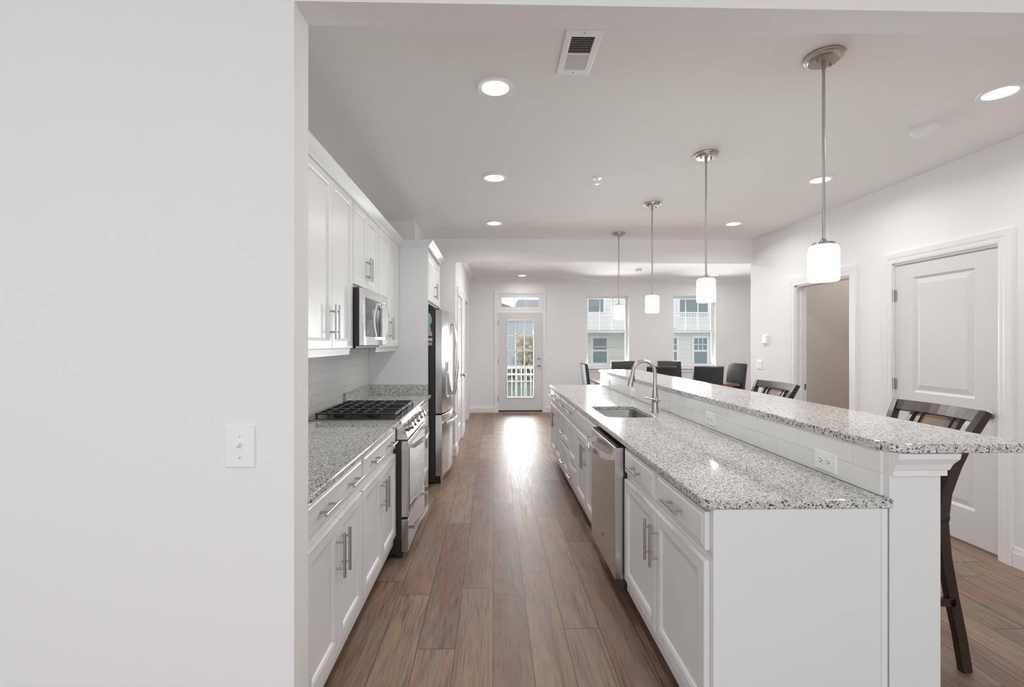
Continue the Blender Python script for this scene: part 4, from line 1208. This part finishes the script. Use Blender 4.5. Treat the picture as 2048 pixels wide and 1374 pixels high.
# ------------------------------------------------------------------ outdoors
GZ = -1.25
o = MB().box(-40, 9.9, GZ - 0.2, 60, 90, GZ).build('lawn', 'lawn_grass')
tag(o, 'green lawn beyond the glazed door', 'lawn', kind='stuff')
t = thing('deck', 'small wooden deck outside the glazed door', 'deck', (0, 0, 0))
MB().box(-0.8, 9.78, -0.14, 1.75, 11.55, -0.10).build('deck_boards', 'deck_wood', t)
for x in (-0.72, 1.67):
    MB().box(x - 0.06, 11.35, GZ, x + 0.06, 11.47, -0.14).build('post', 'deck_wood', t)
t = thing('deck_railing', 'white baluster railing outside the glazed door', 'railing', (0, 11.45, 0))
for z in (0.655, 0.815):
    MB().box(-0.78, -0.03, z - 0.022, 1.73, 0.03, z + 0.022, 0.004).build('rail', 'vinyl_white', t)
MB().box(-0.78, -0.03, 0.0, 1.73, 0.03, 0.04).build('rail', 'vinyl_white', t)
for k in range(21):
    x = -0.70 + k * 0.116
    MB().box(x - 0.013, -0.013, 0.04, x + 0.013, 0.013, 0.80).build('baluster', 'vinyl_white', t)
for x in (-0.76, 1.71):
    MB().box(x - 0.05, -0.05, -0.10, x + 0.05, 0.05, 0.92, 0.004).build('newel_post', 'vinyl_white', t)

# neighbouring cream town house seen through the windows
HY = 28.0
t = thing('neighbouring_house', 'cream sided house with balcony seen through the two windows', 'house', (0, HY, 0))
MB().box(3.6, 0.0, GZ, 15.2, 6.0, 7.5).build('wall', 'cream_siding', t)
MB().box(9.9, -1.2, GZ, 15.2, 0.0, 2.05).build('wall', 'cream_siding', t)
MB().prism([(3.3, -0.6, 7.5), (9.4, -0.6, 10.5), (15.5, -0.6, 7.5)], (0, 7.0, 0)).build('roof', 'roof_shingle', t)
bl = MB().box(4.8, -1.6, 2.02, 15.2, 0.0, 2.22).build('balcony_floor', 'vinyl_white', t)
mb = MB(); mb.box(4.8, -1.58, 3.08, 15.2, -1.50, 3.16); mb.box(4.8, -1.58, 2.30, 15.2, -1.50, 2.36)
mb.build('balcony_rail', 'vinyl_white', bl)
for k in range(70):
    x = 4.9 + k * 0.148
    MB().box(x - 0.02, -1.56, 2.34, x + 0.02, -1.52, 3.10).build('baluster', 'vinyl_white', bl)
for x in (4.85, 7.6, 10.3, 13.0, 15.1):
    MB().box(x - 0.07, -1.60, 2.2, x + 0.07, -1.46, 5.4).build('balcony_post', 'vinyl_white', bl)
def house_window(x0, x1, z0, z1, y, grid):
    f = MB().plate(rect(x0 - 0.12, z0 - 0.12, x1 + 0.12, z1 + 0.12), [rect(x0, z0, x1, z1)], lambda u, v, d: (u, y - 0.06 + d, v), 0.08).build('window', 'vinyl_white', t)
    MB().box(x0, y - 0.02, z0, x1, y + 0.01, z1).build('pane', 'house_glass', f)
    mb = MB(); zm = (z0 + z1) / 2
    mb.box(x0, y - 0.05, zm - 0.05, x1, y - 0.015, zm + 0.05)
    if grid:
        for k in (1, 2):
            xx = x0 + (x1 - x0) * k / 3
            mb.box(xx - 0.02, y - 0.045, zm, xx + 0.02, y - 0.015, z1)
        mb.box(x0, y - 0.045, (zm + z1) / 2 - 0.02, x1, y - 0.015, (zm + z1) / 2 + 0.02)
    mb.build('sash_bars', 'vinyl_white', f)
house_window(5.98, 6.80, 0.22, 1.68, 0.0, False)
house_window(11.55, 12.30, 0.22, 1.68, -1.2, True)
house_window(9.98, 10.55, 0.22, 1.68, -1.2, True)
house_window(5.7, 6.6, 3.2, 5.0, 0.0, True)
house_window(11.2, 12.9, 3.0, 5.2, 0.0, True)
# grey house beyond the lawn
t = thing('grey_house', 'grey sided house far beyond the lawn behind the glazed door', 'house', (0, 46, 0))
MB().box(-6, 0, GZ, 3.4, 6, 4.2).build('wall', 'grey_siding', t)
MB().prism([(-6.4, -0.5, 4.2), (-1.3, -0.5, 6.0), (3.8, -0.5, 4.2)], (0, 7, 0)).build('roof', 'roof_shingle', t)
MB().box(2.4, -0.3, GZ, 9.5, 5.0, 5.6).build('wing', 'grey_siding', t)

def blob_crown(name, m, n, spread, sizes, parent, seed):
    rnd = random.Random(seed)
    mb = MB()
    for k in range(n):
        c = Vector((rnd.uniform(-1, 1) * spread[0], rnd.uniform(-1, 1) * spread[1], spread[3] + rnd.uniform(-1, 1) * spread[2]))
        r = rnd.uniform(*sizes)
        res = bmesh.ops.create_icosphere(mb.bm, subdivisions=2, radius=r)
        for v in res['verts']:
            v.co = v.co * (1 + rnd.uniform(-0.28, 0.28)) + c
    return mb.build(name, m, parent)
for k, (x, y, h, lab) in enumerate(((2.05, 33.0, 3.1, 'tan autumn tree left of its twin beyond the lawn'), (2.95, 33.6, 3.2, 'tan autumn tree right of its twin beyond the lawn'))):
    t = thing('autumn_tree', lab, 'tree', (x, y, GZ), 0, 'autumn trees beyond the lawn')
    MB().tube([(0, 0, 0.03), (0.05, 0, 0.8), (0, 0.02, 2.2)], [0.13, 0.10, 0.05], 10).build('trunk', 'bark', t)
    blob_crown('foliage', 'tan_leaves', 26, (0.34, 0.34, 1.05, 2.0), (0.16, 0.32), t, 11 + k)
for x, lab in ((0.70, 'dark leafless shrub at the left end of the row beyond the lawn'), (1.42, 'dark leafless shrub left of the row middle beyond the lawn'),
               (2.14, 'dark leafless shrub right of the row middle beyond the lawn'), (2.86, 'dark leafless shrub at the right end of the row beyond the lawn')):
    t = thing('shrub', lab, 'shrub', (x, 31.0, GZ), 0, 'dark shrubs beyond the lawn')
    MB().tube([(0, 0, 0.003), (0, 0, 0.5)], [0.06, 0.04], 8).build('stem', 'bark', t)
    blob_crown('foliage', 'dark_leaves', 24, (0.22, 0.2, 0.36, 0.66), (0.08, 0.15), t, 40 + int(x * 10))
